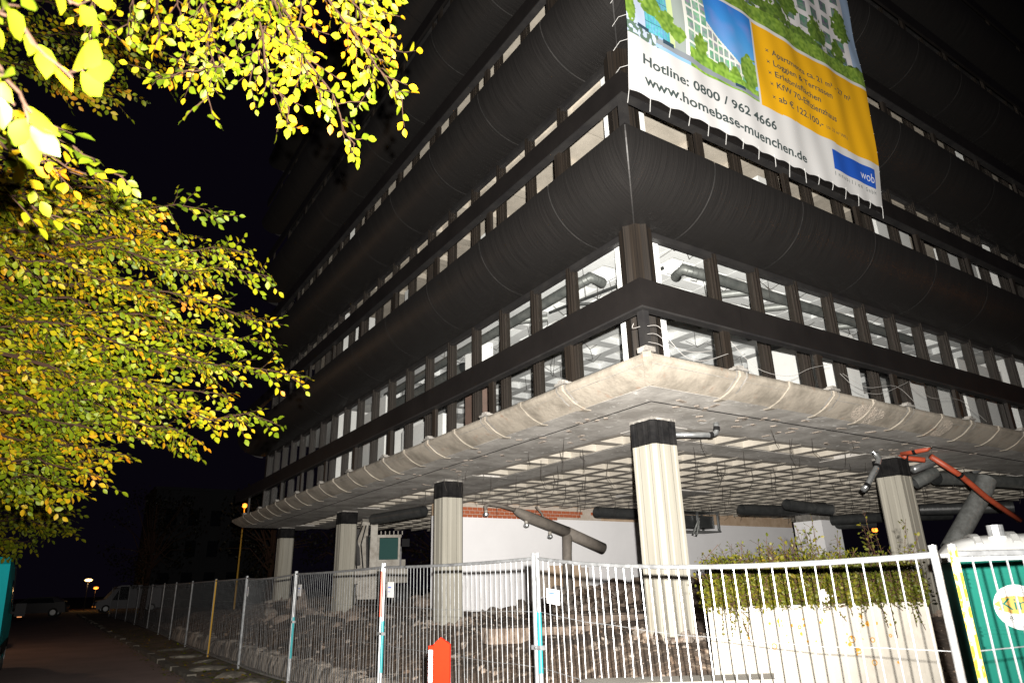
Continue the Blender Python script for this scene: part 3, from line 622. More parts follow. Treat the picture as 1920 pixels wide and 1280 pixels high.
cable([AX(1188, 606, -.9), AX(1186, 615, -.9), AX(1200, 612, -.9)], .0035, 'cable_white', 'hooked white cable end left of the corner post')
# ------------------------------------------------------------------ ducts and pipes
def duct(name, label, cat, pts, r, mt, n=14, hollow=True, rings=True, group=None, n_ring=18):
    t = thing(name, label, cat, Vector(pts[0]), 0, group); o0 = Vector(pts[0]); P_ = [Vector(p)-o0 for p in pts]
    MB().tube(P_, r, n, hollow=hollow).build('tube', mt, t, smooth=True)
    if hollow: MB().tube(P_, r*.93, n, hollow=True).build('inner_lining', 'duct_dark', t)
    if rings:
        m = MB(); L = sum((P_[i+1]-P_[i]).length for i in range(len(P_)-1)); k = max(3, int(L/.12)); 
        for q in range(k):
            d = (q+.5)/k*L; i = 0
            while i < len(P_)-2 and d > (P_[i+1]-P_[i]).length: d -= (P_[i+1]-P_[i]).length; i += 1
            dr = (P_[i+1]-P_[i]).normalized(); c = P_[i]+dr*d; m.tube([c-dr*.008, c+dr*.008], r*1.03, n, caps=False)
        stuff(m.build('spiral_seam', mt, t))
    return t
HZ = HEAD+.10
duct('ventilation_duct', 'long grey spiral duct with a bend inside the left first floor windows', 'duct', [(1.0, 1.9, HZ+.04), (.62, 1.75, HZ), (.6, 2.3, HZ), (.6, 10.4, HZ-.02)], .095, 'duct', group='ducts inside the first floor')
duct('ventilation_duct', 'long grey spiral duct with a bend inside the right first floor windows', 'duct', [(1.95, 1.05, HZ+.04), (1.75, .72, HZ), (2.3, .7, HZ), (8.9, .72, HZ-.02)], .095, 'duct', group='ducts inside the first floor')
for k, y in enumerate((4.1, 6.2)): duct('branch_duct', ('nearer', 'farther')[k]+' short branch off the left first floor duct', 'duct', [(.6, y, HZ), (1.15, y-.35, HZ+.05)], .07, 'duct_light', rings=False)
for k, x in enumerate((3.6, 4.9, 7.0)): duct('branch_duct', ('first', 'second', 'third')[k]+' short branch off the right first floor duct counted from the corner', 'duct', [(x, .7, HZ), (x-.35, 1.25, HZ+.05)], .07, 'duct_light', rings=False)
duct('ventilation_duct', 'thick dark duct far inside the first floor on the right', 'duct', [(7.6, 1.9, HZ+.05), (13, 1.7, HZ+.05)], .14, 'duct', group='ducts inside the first floor')
duct('ventilation_duct', 'corrugated duct behind the left first floor windows farther from the corner', 'duct', [(1.1, 7.0, HZ-.1), (1.0, 12.5, HZ-.15)], .15, 'duct', group='ducts inside the first floor')
for k, (a, b) in enumerate((((1.6, 1.0, HZ+.1), (1.1, 3.6, HZ+.1)), ((3.2, 1.6, HZ+.1), (1.3, 3.0, HZ+.1)))): MB().tube([a, b], .03, 6).build('sprinkler_pipe', 'duct_dark', B)
for z in (S, ): 
    duct('ventilation_duct', 'grey duct inside the left second floor windows', 'duct', [(1.0, 1.0, HZ+z+.05), (.62, .95, HZ+z), (.62, 7.5, HZ+z)], .09, 'duct_light')
    duct('ventilation_duct', 'grey duct inside the right second floor windows below the banner', 'duct', [(1.3, .62, HZ+z+.05), (6.5, .62, HZ+z-.05)], .09, 'duct_light')
# ground floor
def pipe(name, label, pts, r, mt, cat='pipe', bands=(), group=None):
    o0 = Vector(pts[0]); t = thing(name, label, cat, o0, 0, group); P_ = [Vector(p)-o0 for p in pts]
    MB().tube(P_, r, 12).build('tube', mt, t, smooth=True)
    for i in bands:
        d = (P_[min(i+1, len(P_)-1)]-P_[max(i-1, 0)]).normalized(); MB().tube([P_[i]-d*.03, P_[i]+d*.03], r*1.12, 12).build('collar', 'column_cap', t)
    return t
e = [(1.12, .80, 3.69), (1.55, .60, 3.69), (1.72, .53, 3.69), (1.80, .50, 3.72), (1.82, .49, 3.79), (1.82, .49, 3.88)]
pipe('drain_pipe', 'short galvanised elbow pipe beside the black collar of the corner column', e, .042, 'galv_pipe', bands=(2, 4))
q = [AZ(1633, 810, 3.86) for _ in (0,)]
g1 = [AZ(1634, 846, 3.85), AZ(1642, 850, 3.84), P(1650, 862, 14.0), P(1648, 876, 13.9), P(1640, 890, 13.8), P(1629, 908, 13.7), P(1622, 918, 13.7)]
g1 = [P(1631, 843, 13.2), P(1640, 848, 13.2), P(1648, 860, 13.1), P(1645, 874, 13.0), P(1636, 890, 12.9), P(1626, 910, 12.8), P(1617, 919, 12.8)]
pipe('drain_pipe', 'crooked silver pipe dangling in front of the second column', g1, .055, 'galv_pipe', bands=(1, 3, 5))
def redp(lbl, a, r=.05, b=(), mt='red_pipe'): return pipe('drain_pipe', lbl, a, r, mt, bands=b)
redp('short red pipe with an upturned end above the second column', [P(1690, 850, 13.3), P(1715, 846, 13.1), P(1738, 841, 12.9), P(1743, 836, 12.9), P(1745, 827, 12.9)], b=(1, 3))
redp('broken red pipe stub behind the second column collar', [P(1686, 850, 13.6), P(1700, 858, 13.6), P(1735, 862, 13.4)], b=(1,))
redp('long red pipe hanging diagonally on the right', [P(1745, 855, 13.4), P(1800, 890, 13.4), P(1850, 932, 13.5), P(1912, 975, 13.6)], .055, b=(1,))
redp('small red pipe end joined to a grey pipe on the right', [P(1838, 878, 16), P(1878, 871, 16)], .05)
redp('pale grey pipe slanting under the soffit on the right', [P(1775, 902, 16), P(1820, 888, 16), P(1836, 880, 16), P(1840, 873, 16)], .06, b=(1,), mt='galv_pipe')
pipe('drain_pipe', 'pale open pipe end right of the second column', [P(1712, 880, 13.9), P(1745, 868, 14.2), P(1757, 862, 14.3)], .075, 'galv_pipe', bands=())
duct('fallen_duct', 'torn dark duct piece hanging right of the second column', 'duct', [P(1715, 905, 14.6), P(1735, 895, 14.6), P(1750, 885, 14.8)], .13, 'duct', group=None)
duct('fallen_duct', 'broken corrugated duct running under the soffit on the far right', 'duct', [P(1755, 896, 15.2), P(1800, 897, 15.6), P(1920, 905, 17)], .15, 'duct')
duct('fallen_duct', 'thick grey duct slanting down behind the portable toilet', 'duct', [P(1850, 900, 15.5), P(1838, 930, 15.3), P(1782, 1030, 14.8)], .2, 'duct_light', rings=False, n=18)
duct('ventilation_duct', 'short black corrugated duct in front of the brick course', 'duct', [(6.49, 9, 3.54), (8.2, 9, 3.54)], .15, 'duct_dark')
duct('ventilation_duct', 'long dark duct under the soffit right of the corner column', 'duct', [P(1390, 955, 19), P(1480, 957, 20), P(1545, 950, 21)], .15, 'duct_dark')
duct('ventilation_duct', 'forked dark duct end above the white boxed column', 'duct', [P(1475, 945, 17.5), P(1530, 953, 18), P(1560, 955, 18)], .14, 'duct_dark')
duct('ventilation_duct', 'dark duct running behind the second column', 'duct', [P(1560, 975, 21), P(1640, 970, 21), P(1780, 965, 22)], .15, 'duct_dark')
duct('ventilation_duct', 'lower dark duct to the right of the boxed column', 'duct', [P(1540, 985, 22), P(1640, 982, 22)], .13, 'duct_dark')
duct('ventilation_duct', 'dark corrugated duct far right under the soffit', 'duct', [P(1725, 955, 20), P(1900, 950, 19)], .16, 'duct_dark')
duct('ventilation_duct', 'slim corrugated duct between the second and third left columns', 'duct', [AZ(795, 958, 3.62), AZ(700, 973, 3.6)], .15, 'duct_dark')
t = thing('duct_fan_box', 'hanging metal frame box of the ventilation plant near the corner column', 'frame', (10.6, 9.9, 3.2))
for (a, b, c) in ((0, .0, 0), (1.0, 0, 0), (2.0, 0, 0), (0, .7, 0), (1, .7, 0), (2, .7, 0)): MB().box(a-.03, a+.03, b-.03, b+.03, 0, .6).build('upright', 'galv_pipe', t)
MB().box(-.05, 2.05, -.05, .75, -.03, -.002).build('base_tray', 'duct', t); MB().box(.1, 1.9, .1, .6, .1, .5).build('housing', 'duct_dark', t); MB().box(-.05, 2.05, -.05, .75, .602, .63).build('top_frame', 'duct', t)
pipe('hanging_bracket', 'bent metal bracket hanging below the fan box', [P(1311, 970, 18.4), P(1300, 1000, 18.4), P(1307, 1002, 18.4), P(1311, 975, 18.4)], .025, 'duct_light', 'bracket')
# grey pipe tree with bulb holders
t = thing('pipe_lamp_tree', 'slanting grey pipe on an upright, fitted with old bulb holders', 'lamp', (5.74, 9.5, .9))
def rel(p): return Vector(p)-Vector((5.74, 9.5, .9))
MB().tube([rel((5.74, 9.5, .9)), rel((5.76, 9.5, 2.4)), rel((5.80, 9.5, 2.98))], [.13, .13, .14], 14).build('upright', 'grey_pipe', t, smooth=True)
MB().tube([rel((4.05, 9.5, 3.56)), rel((4.2, 9.5, 3.50)), rel((4.5, 9.5, 3.39)), rel((5.85, 9.5, 3.0))], [.07, .12, .15, .155], 14).build('upper_arm', 'grey_pipe', t, smooth=True)
MB().tube([rel((5.80, 9.5, 3.015)), rel((7.08, 9.5, 2.58))], .16, 14).build('lower_arm', 'grey_pipe', t, smooth=True)
MB().tube([rel((3.14, 9.5, 3.52)), rel((3.12, 9.5, 3.62)), rel((3.22, 9.5, 3.69)), rel((3.6, 9.5, 3.66)), rel((4.1, 9.5, 3.55))], .05, 10).build('goose_neck', 'grey_pipe', t, smooth=True)
MB().tube([rel((5.0, 9.5, 3.38)), rel((4.95, 9.5, 3.5)), rel((4.75, 9.5, 3.68))], .025, 8).build('stub', 'grey_pipe', t)
for (x, z) in ((3.14, 3.47), (4.42, 3.22), (5.2, 2.94)):
    h = MB().tube([rel((x, 9.5, z+.08)), rel((x, 9.5, z))], .045, 10).build('bulb_holder', 'exc_paint', t)
    MB().tube([rel((x, 9.5, z)), rel((x, 9.5, z-.03)), rel((x, 9.5, z-.08)), rel((x, 9.5, z-.11))], [.04, .075, .075, .03], 10).build('rim', 'galv_pipe', h)
# ------------------------------------------------------------------ rubble
chunks = []
for i in range(7):
    me = blob(1, uni(.6, .9), uni(.4, .75), i+1, 2, .4); me.materials.append(MT[('rubble', 'rubble', 'rubble_pale')[i % 3]]); chunks.append(me)
def chunk(x, y, s, lift=.2):
    o = bpy.data.objects.new('concrete_chunk', random.choice(chunks)); COL.objects.link(o); o.scale = (s, s*uni(.7, 1.1), s*uni(.6, 1)); o.rotation_euler = (uni(-.5, .5), uni(-.5, .5), uni(0, 6.28))
    o.location = (x, y, hsite(x, y)+s*lift); return o
spots = [(5.0, 8.6, .42), (5.7, 8.2, .34), (6.4, 8.4, .5), (7.2, 8.3, .45), (7.9, 8.0, .5), (8.6, 8.4, .55), (9.3, 8.3, .5), (6.9, 7.4, .3), (6.0, 7.3, .35), (7.8, 7.0, .36), (8.7, 7.2, .4), (5.2, 7.3, .25), (4.6, 7.9, .28), (9.8, 7.3, .45), (4.0, 8.8, .3), (3.4, 9.6, .25), (4.4, 9.8, .33), (5.5, 9.6, .4), (10.6, 7.6, .5), (6.6, 6.3, .25), (7.6, 6.1, .22), (3.0, 8.2, .3)]
for (x, y, s) in spots: tag(chunk(x, y, s), 'broken grey concrete chunk in the heap before the white wall', 'rubble', 'rubble heap before the white wall')
for i in range(26):
    x = uni(-.6, 3.6); y = uni(10.5, 19); tag(chunk(x, y, uni(.12, .38), .15), 'broken concrete chunk among the left columns under the building', 'rubble', 'rubble among the left columns')
tag(chunk(.2, 15.8, .75, .35), 'largest pale concrete block lying between the two farthest left columns', 'rubble')
nv = 0; m = MB(); tv = [[v.co.copy() for v in c.vertices] for c in chunks[:3]]; 
small = []
for i in range(3):
    bm = bmesh.new(); bmesh.ops.create_icosphere(bm, subdivisions=1, radius=1)
    for v in bm.verts: v.co *= uni(.6, 1.2)
    small.append(([v.co.copy() for v in bm.verts], [tuple(q.index for q in f.verts) for f in bm.faces])); bm.free()
def scatter(name, label, cnt, region, smin, smax, mts, zf):
    m = MB()
    for i in range(cnt):
        x, y = region(); s = smin*(smax/smin)**(random.random()**2.2); vs, fs = random.choice(small); m.mi = random.randrange(len(mts))
        m.add(vs, fs, T(x, y, zf(x, y)+s*.15) @ Matrix.Rotation(uni(0, 6), 4, Vector((uni(-1, 1), uni(-1, 1), 1)).normalized()) @ Matrix.Diagonal((s, s*uni(.5, 1), s*uni(.3, .7), 1)))
    return tag(m.build(name, mts), label, 'debris', None, 'stuff')
def reg1():
    if random.random() < .5: return uni(-1.9, 6), uni(-3.5, 8)
    return uni(-1.9, 10), uni(2, 18)
scatter('debris', 'small broken bits of concrete strewn over the churned soil', 3600, reg1, .010, .085, ['rubble', 'rubble_pale', 'soil'], hsite)
def reg2(): a = uni(0, 6.28); r = abs(random.gauss(0, 1)); return 6.9+2.3*r*math.cos(a), 8.0+1.0*r*math.sin(a)
scatter('debris', 'mixed rubble filling the heap before the white wall', 1100, reg2, .03, .18, ['rubble', 'rubble', 'rubble_pale', 'soil'], lambda x, y: hsite(x, y)+.03)
def reg3():
    cx, cy = random.choice(COLS[:5]); a = uni(0, 6.28); r = uni(.25, .75); return cx+r*math.cos(a), cy+r*math.sin(a)
scatter('debris', 'broken bits heaped round the feet of the columns', 520, reg3, .03, .14, ['rubble', 'rubble_pale', 'soil'], lambda x, y: hsite(x, y)+.02)
for k, (x0, x1, y, z) in enumerate(((2.2, 5.8, 4.6, .0), (-.8, 1.4, 3.0, 0), (2.9, 5.2, 6.0, 0))):
    m = MB(); L = x1-x0; me = m.box(0, L*.8, -.12, .12, -.14, .07).build('broken_beam', 'rubble'); me.location = (x0, y, hsite(x0+L/2, y)+.05); me.rotation_euler = (.05, .02, uni(-.1, .1))
    tag(me, ('long', 'short', 'half buried')[k]+' broken concrete beam lying on the soil '+('in front of the rubble heap', 'left of the corner column', 'at the foot of the rubble heap')[k], 'beam')
# ------------------------------------------------------------------ mesh fence panels
def fence(A, Bp, label, near, nb=36, sag=0, br=.0045, wires=(.45, .95, 1.45), bow=0, tapes=(), post_mat=('galv', 'galv')):
    A = Vector(A); Bp = Vector(Bp); A0 = Vector((A.x, A.y, A.z-2.0)); B0 = Vector((Bp.x, Bp.y, Bp.z-2.0)); t = thing('mesh_fence', label, 'fence', A0, 0, 'temporary mesh fence panels')
    nrm = Vector((-(Bp-A).y, (Bp-A).x, 0)).normalized()
    def pt(u, h): b = bow*math.sin(u*math.pi)*(.3+.7*h/2); return A0.lerp(B0, u)+Vector((0, 0, h-sag*4*u*(1-u)*(h/2)))+nrm*b-A0
    for k, u in enumerate((0, 1)):
        p = MB().tube([pt(u, -.02), pt(u, 2.0)], .021, 10).build('post', post_mat[k], t)
        MB().tube([pt(u, 1.99), pt(u, 2.008)], .0225, 10).build('post_cap', 'galv', p)
    MB().tube([pt(i/14, 1.955) for i in range(15)], .0175, 8).build('top_rail', 'galv', t); MB().tube([pt(i/8, .12) for i in range(9)], .0175, 8).build('bottom_rail', 'galv', t)
    allm = MB()
    for i in range(nb):
        u = (i+1)/(nb+1); k = uni(-.006, .006); q = uni(-.014, .014); m = MB() if near else allm
        m.tube([pt(u, .12), pt(u+k*.3, .7)+nrm*q, pt(u+k*.3, 1.25), pt(u, 1.955)], br, 5)
        if near: m.build('bar', 'galv', t)
    if not near: stuff(allm.build('bars', 'galv', t))
    for h in wires: MB().tube([pt(i/10, h+.006*math.sin(i*2.1))+nrm*.006 for i in range(11)], br*.7, 4).build('cross_wire', 'galv', t)
    for (k, h0, h1, mt) in tapes: MB().tube([pt(k, h0), pt(k, h1)], .0222, 10).build('tape', mt, t)
    return t, (lambda u, h: pt(u, h)+A0), nrm
TOPS = [(-2.113, -4.255, 1.773), (-2.195, -.342, 1.924), (-2.33, 3.24, 1.964), (-2.35, 7.37, 1.982), (-2.39, 11.1, 1.99), (-2.37, 14.75, 2.0), (-2.3, 18.8, 2.02), (-2.2, 22.8, 2.05), (-2.1, 26.6, 2.08), (-2.0, 31.2, 2.1), (-1.9, 37.5, 2.14), (-1.85, 43, 2.17), (-1.9, 49, 2.2), (-1.95, 54, 2.24)]
names_ = ['nearest wide fence panel with sagging top rail in front of the planter', 'fence panel behind the orange marker post', 'fence panel in front of the excavator', 'fence panel with bent bars before the farthest columns', 'fence panel between the two yellow taped posts', 'fence panel just past the yellow post along the verge', 'sixth fence panel down the street from the corner', 'seventh fence panel down the street from the corner', 'eighth fence panel down the street from the corner', 'ninth fence panel down the street from the corner', 'tenth fence panel down the street from the corner', 'eleventh fence panel down the street from the corner', 'farthest fence panel at the end of the street line']
FN = []
for i in range(13):
    a = Vector(TOPS[i]); b = Vector(TOPS[i+1]); d = (b-a).normalized()*.035
    tp = {0: ((1, .9, 1.45, 'tape_teal'),), 1: ((1, .6, 1.25, 'tape_teal'),), 2: ((1, .5, 1.2, 'tape_teal'), (0, 1.3, 1.9, 'tape_red'))}.get(i, ())
    pm = {4: ('galv', 'yellow_plain')}.get(i, ('galv', 'galv'))
    FN.append(fence(a+d, b-d, names_[i], i < 4, 36 if i < 4 else 26, (.075, .02, .015, .05, .01)[i] if i < 5 else 0, (.0044, .0038, .0030, .0024, .002)[i] if i < 5 else .0016, bow=(.10, .04, .03, .12, .02)[i] if i < 5 else 0, tapes=tp, post_mat=pm))
# second line of fence turning the corner to the right
f2 = fence((-2.06, -4.30, 1.775), (1.3, -5.4, 1.80), 'right-hand fence panel with yellow painted post before the portable toilet', True, 26, 0, .0058, bow=.05, post_mat=('yellow', 'galv'))
m = MB(); m.tube([(-2.113, -4.255, .78), (-2.10, -4.26, 1.02)], [.05, .042], 9); m.tube([(-2.06, -4.30, .80), (-2.055, -4.30, 1.03)], [.048, .04], 9)
tag(m.build('plastic_wrap', 'bag', None, smooth=True), 'crumpled white plastic wrapped round both fence posts at the corner', 'wrap')
for (y, z) in ((-.342, 1.05), (3.24, 1.05), (7.37, 1.1)):
    i = [-.342, 3.24, 7.37].index(y); x = (-2.195, -2.33, -2.35)[i]
    c = thing('fence_clamp', 'steel clamp joining two posts '+('beside the nearest fence panel', 'beside the second fence joint', 'beside the third fence joint')[i], 'clamp', (x, y, z), 0, 'fence clamps')
    MB().box(-.03, .03, -.075, .075, -.02, .02).build('plate', 'galv', c); MB().tube([(-.045, 0, 0), (.045, 0, 0)], .012, 8).build('bolt', 'steel', c)
for (k, u, h, w_, hh, lb) in ((0, .955, 1.62, .22, .135, 'small white notice on the nearest sagging fence panel'), (1, .955, 1.66, .20, .20, 'small white notice on the fence panel behind the orange post'), (2, .95, 1.67, .2, .2, 'small white notice on the fence panel in front of the excavator'), (3, .95, 1.68, .2, .2, 'small white notice on the fence panel with bent bars')):
    pt, nr = FN[k][1], FN[k][2]; p = pt(u, h); q = pt(u-.06, h); dr = (q-p).normalized()
    if nr.dot(CAM-p) < 0: nr = -nr
    t = thing('notice_plate', lb, 'sign', p, 0, 'notices on the fence'); M = Matrix(((dr.x, nr.x, 0, 0), (dr.y, nr.y, 0, 0), (dr.z, nr.z, 1, 0), (0, 0, 0, 1)))
    MB().box(0, w_, .012, .016, -hh/2, hh/2, M).build('plate', 'signwhite', t)
    for z0, x1 in ((.022, .62), (-.03, .5)): MB().box(w_*.12, w_*x1, .0165, .0175, z0, z0+(.016 if z0 > 0 else .008), M).build('printed_line', 'blue_ink', t)
# orange marker post in front of the fence
t = thing('marker_post', 'bright orange pointed marker post standing in front of the fence', 'post', (-3.62, -1.05, 0), math.radians(-40))
MB().add([(-.066, -.02, 0), (.066, -.02, 0), (.066, .02, 0), (-.066, .02, 0), (-.066, -.02, 1.20), (.066, -.02, 1.20), (.066, .02, 1.20), (-.066, .02, 1.20), (-.01, -.02, 1.25), (-.01, .02, 1.25)], [(0, 1, 5, 8, 4), (2, 3, 7, 9, 6), (1, 2, 6, 5), (3, 0, 4, 7), (4, 8, 9, 7), (5, 6, 9, 8)]).build('board', 'orange_paint', t)
m = MB().box(-.106, -.068, -.018, .06, .90, 1.19).build('side_flange', 'orange_paint', t); MB().box(-.104, -.072, -.023, -.0185, .93, 1.16).build('reflector', 'signwhite', m)
MB().box(-.086, -.070, -.016, .03, .0, .898).build('stake', 'galv', t)
# ------------------------------------------------------------------ planter with ground cover
PA = Vector((-1.6, -2.02, 0)); PBv = Vector((0.0, -3.03, 0)); pd = (PBv-PA).normalized(); pn = Vector((-pd.y, pd.x, 0)); 
if pn.dot(FW) < 0: pn = -pn
PL = thing('planter', 'white stained concrete planter behind the near fence, full of ground cover', 'planter', PA); PW = (PBv-PA).length; PD = 2.2; PH = 1.41
pn = Vector((.80, .60, 0))
MP = Matrix(((pd.x, pn.x, 0, 0), (pd.y, pn.y, 0, 0), (0, 0, 1, 0), (0, 0, 0, 1)))
MB().box(0, PW, 0, .12, -.2, PH, MP).build('front_wall', 'concrete_white', PL); MB().box(0, .12, .121, PD, -.2, PH-.004, MP).build('side_wall', 'concrete_white', PL)
MB().box(PW-.12, PW, .121, PD, -.2, PH-.004, MP).build('side_wall', 'concrete_white', PL); MB().box(.121, PW-.121, PD-.12, PD, -.2, PH-.006, MP).build('rear_wall', 'concrete_white', PL)
MB().box(.121, PW-.121, .121, PD-.121, .6, PH-.10, MP).build('earth', 'soil', PL)
m = MB()
for i in range(38):
    a = .95+.30*random.gauss(0, 1)*.9+ (.25 if i % 2 else 0); z = PH-.10-abs(random.gauss(0, .17)); r = uni(.006, .022)
    if .1 < a < PW-.03:
        if i % 5 == 0: m.tube([Vector((MP @ Vector((a+r*1.3*math.cos(q*.7), -.0025, z+r*1.3*math.sin(q*.7))))) for q in range(10)], .004, 4)
        else: m.add([MP @ Vector((a+r*uni(.5, 1.2)*math.cos(q*.785), -.003, z+r*uni(.6, 1.3)*math.sin(q*.785))) for q in range(8)], [tuple(range(8))])
stuff(m.build('lichen', 'lichen', PL))
ms = MB().box(-1.05, .50, -.45, -.06, -.2, .90, Matrix.Translation(PA) @ MP).build('low_slab', 'concrete_white'); tag(ms, 'low pale concrete step at the foot of the planter', 'step')
# leaves
def leaf_template(L=1., W=.62, fold=.16):
    o = [(0, 0), (.16, .30), (.42, .5), (.70, .40), (1, 0)]; vs = [(0, 0, 0), (.33, 0, -.02), (.66, 0, -.02), (1., 0, -.10)]
    up = [(x, y*W, fold*y-.09*x*x) for x, y in o[1:4]]; dn = [(x, -y*W, fold*y-.09*x*x) for x, y in o[1:4]]; vs = vs+up+dn
    f = [(0, 1, 4), (1, 5, 4), (1, 2, 5), (2, 6, 5), (2, 3, 6), (0, 7, 1), (1, 7, 8), (1, 8, 2), (2, 8, 9), (2, 9, 3)]
    return np.array(vs, float)*L, f
LV, LF = leaf_template()
def leaves_mesh(name, mats_, mt, parent):   # list of 4x4 (as 3x4) transforms -> one mesh of leaves
    A = np.array([np.array(q)[:3] for q in mats_]); n = len(A); V = np.einsum('nij,kj->nki', A[:, :, :3], LV)+A[:, None, :, 3]; nv = len(LV)
    F = np.array(LF)[None]+(np.arange(n)*nv)[:, None, None]
    me = bpy.data.meshes.new(name); me.vertices.add(n*nv); me.vertices.foreach_set('co', V.ravel()); nf = F.shape[0]*F.shape[1]; me.loops.add(nf*3); me.loops.foreach_set('vertex_index', F.ravel().astype(np.int32)); me.polygons.add(nf)
    me.polygons.foreach_set('loop_start', np.arange(0, nf*3, 3, dtype=np.int32)); me.materials.append(MT[mt]); me.update(calc_edges=True); me.validate()
    me.polygons.foreach_set('use_smooth', [True]*nf)
    o = bpy.data.objects.new(name, me); COL.objects.link(o); o.parent = parent; return stuff(o)
def leaf_M(p, d, n, s):
    d = d.normalized(); n = (n-d*n.dot(d)).normalized(); y = n.cross(d); return Matrix(((d.x*s, y.x*s, n.x*s, p.x), (d.y*s, y.y*s, n.y*s, p.y), (d.z*s, y.z*s, n.z*s, p.z), (0, 0, 0, 1)))
def rv(): return Vector((random.gauss(0, 1), random.gauss(0, 1), random.gauss(0, 1))).normalized()
GC = thing('ground_cover', 'small-leaved green and brown ground cover mounded in the planter', 'plant', PA+Vector((0, 0, PH)))
lm = []; tw = MB(); tw2 = MB()
for i in range(4600):
    a = uni(-.03, PW+.02); b = -.07+uni(0, 1)**1.5*1.7; top = .08+.35*min(1, (b+.10)/.28)*(.8+.35*N(a*2, b*2, 3))
    p = MP @ Vector((a, b, uni(0, top)-.02)); q = p+Vector((uni(-.1, .1), uni(-.1, .1), uni(-.04, .14))); 
    if i % 2: tw.tube([p, p.lerp(q, .5)+rv()*.02, q], .0026, 3)
    for k in range(5): lm.append(leaf_M(p.lerp(q, k/4)+rv()*.02, rv()+Vector((0, 0, .2)), rv()+Vector((0, 0, 1)), uni(.02, .042)))
for i in range(22):    # trailing shoots over the edge
    a = random.choice((uni(.1, .4), uni(.9, PW), uni(1.2, PW))); L = uni(.08, .32); p0 = MP @ Vector((a, -.02, .03)); dx = uni(-.05, .16)
    P_ = [p0, p0+(MP @ Vector((dx*.3, -.05, -.02))), p0+(MP @ Vector((dx, -.035, -L)))]; tw.tube(P_, .003, 3)
    for k in range(int(L/.016)):
        u = k/(L/.016); p = P_[1].lerp(P_[2], u); lm.append(leaf_M(p, rv(), rv(), uni(.014, .028)))
for i in range(46):    # upright sprigs
    a = uni(.1, PW); b = uni(.1, 1.6); h = uni(.25, .62)*(1.15 if a > .5*PW else .75); p0 = MP @ Vector((a, b, .12)); tip = p0+Vector((uni(-.15, .15), uni(-.15, .15), h))
    P_ = [p0, p0.lerp(tip, .5)+rv()*.04, tip]; tw2.tube(P_, [.004, .003, .0015], 4)
    for k in range(11):
        u = .25+.75*k/11; p = P_[0].lerp(P_[1], u*2) if u < .5 else P_[1].lerp(P_[2], u*2-1)
        for _ in range(2): d = (rv()+Vector((0, 0, .5))).normalized(); e_ = p+d*uni(.02, .08); tw2.tube([p, e_], .0016, 3); lm.append(leaf_M(e_, d, rv()+Vector((0, 0, .6)), uni(.02, .045)))
leaves_mesh('foliage', lm, 'cover_leaf', GC); stuff(tw.build('stems', 'twig', GC)); stuff(tw2.build('sprigs', 'twig', GC))
m = MB(); me = blob(.10, .04, .05, 77, 2, .7); me.materials.append(MT['signwhite']); o = bpy.data.objects.new('litter', me); COL.objects.link(o); o.location = PA+(MP @ Vector((1.02, -.02, PH+.06))); tag(o, 'crumpled white paper litter lying on the planter edge', 'litter')
# ------------------------------------------------------------------ portable toilet
TA = Vector((.60, -2.98, -.2)); td = Vector((.50, -.866, 0)).normalized(); tn = Vector((.866, .50, 0)).normalized()
TO = thing('portable_toilet', 'green portable toilet with white roof at the right edge', 'toilet', TA); TM = Matrix(((td.x, tn.x, 0, 0), (td.y, tn.y, 0, 0), (0, 0, 1, 0), (0, 0, 0, 1)))
TW = 1.14; TH = 1.95
bd = MB().box(.02, TW-.02, .02, TW, .06, TH-.02, TM).build('body', 'toilet', TO)
MB().box(.0, TW, -.02, TW+.02, 0, .07, TM).build('base', 'black_plastic', TO)
dr = MB().box(.10, TW-.10, -.012, .018, .1, TH-.10, TM).build('door', 'toilet', TO)
for z in (.35, .75, 1.2, 1.30, 1.33, 1.36, 1.70, 1.735, 1.77, 1.82): MB().box(.12, TW-.12, -.030, -.013, z, z+(.012 if z > 1.6 else .02), TM).build('door_rib', 'toilet', dr)
for x in (.10, TW-.14): MB().box(x, x+.04, -.03, -.013, .12, TH-.12, TM).build('door_edge', 'toilet', dr)
MB().box(.02, .09, -.03, .015, .07, TH-.03, TM).build('corner_pillar', 'toilet', TO); MB().box(TW-.09, TW-.02, -.03, .015, .07, TH-.03, TM).build('corner_pillar', 'toilet', TO)
m = MB(); nr_ = 12; rows = []
for j in range(nr_+1):
    for i in range(nr_+1):
        u = i/nr_*2-1; v = j/nr_*2-1; k = (max(0, 1-abs(u)**3.2)*max(0, 1-abs(v)**3.2))**.55; m.v.append(TM @ Vector((TW/2+u*(TW/2+.05), TW/2+v*(TW/2+.06), TH+.05+.17*k)))
for j in range(nr_):
    for i in range(nr_): a = j*(nr_+1)+i; m.f.append((a, a+1, a+nr_+2, a+nr_+1)); m.m.append(0)
rf = m.build('roof', 'toilet_roof', TO, smooth=True); MB().box(-.05, TW+.05, -.06, TW+.06, TH-.02, TH+.052, TM).build('roof_rim', 'toilet_roof', rf)
for x in (.28, .57, .86):
    m = MB(); 
    for i in range(11):
        v = (i/10*2-1)*.93; k = (max(0, 1-abs((x-TW/2)/(TW/2+.05))**3.2)*max(0, 1-abs(v)**3.2))**.55; z = TH+.05+.17*k
        m.v += [TM @ Vector((x-.035, TW/2+v*(TW/2+.06), z)), TM @ Vector((x-.025, TW/2+v*(TW/2+.06), z+.025)), TM @ Vector((x+.025, TW/2+v*(TW/2+.06), z+.025)), TM @ Vector((x+.035, TW/2+v*(TW/2+.06), z))]
    for i in range(10):
        for q in range(3): m.f.append((4*i+q, 4*i+q+1, 4*i+q+5, 4*i+q+4)); m.m.append(0)
    m.build('roof_rib', 'toilet_roof', rf)
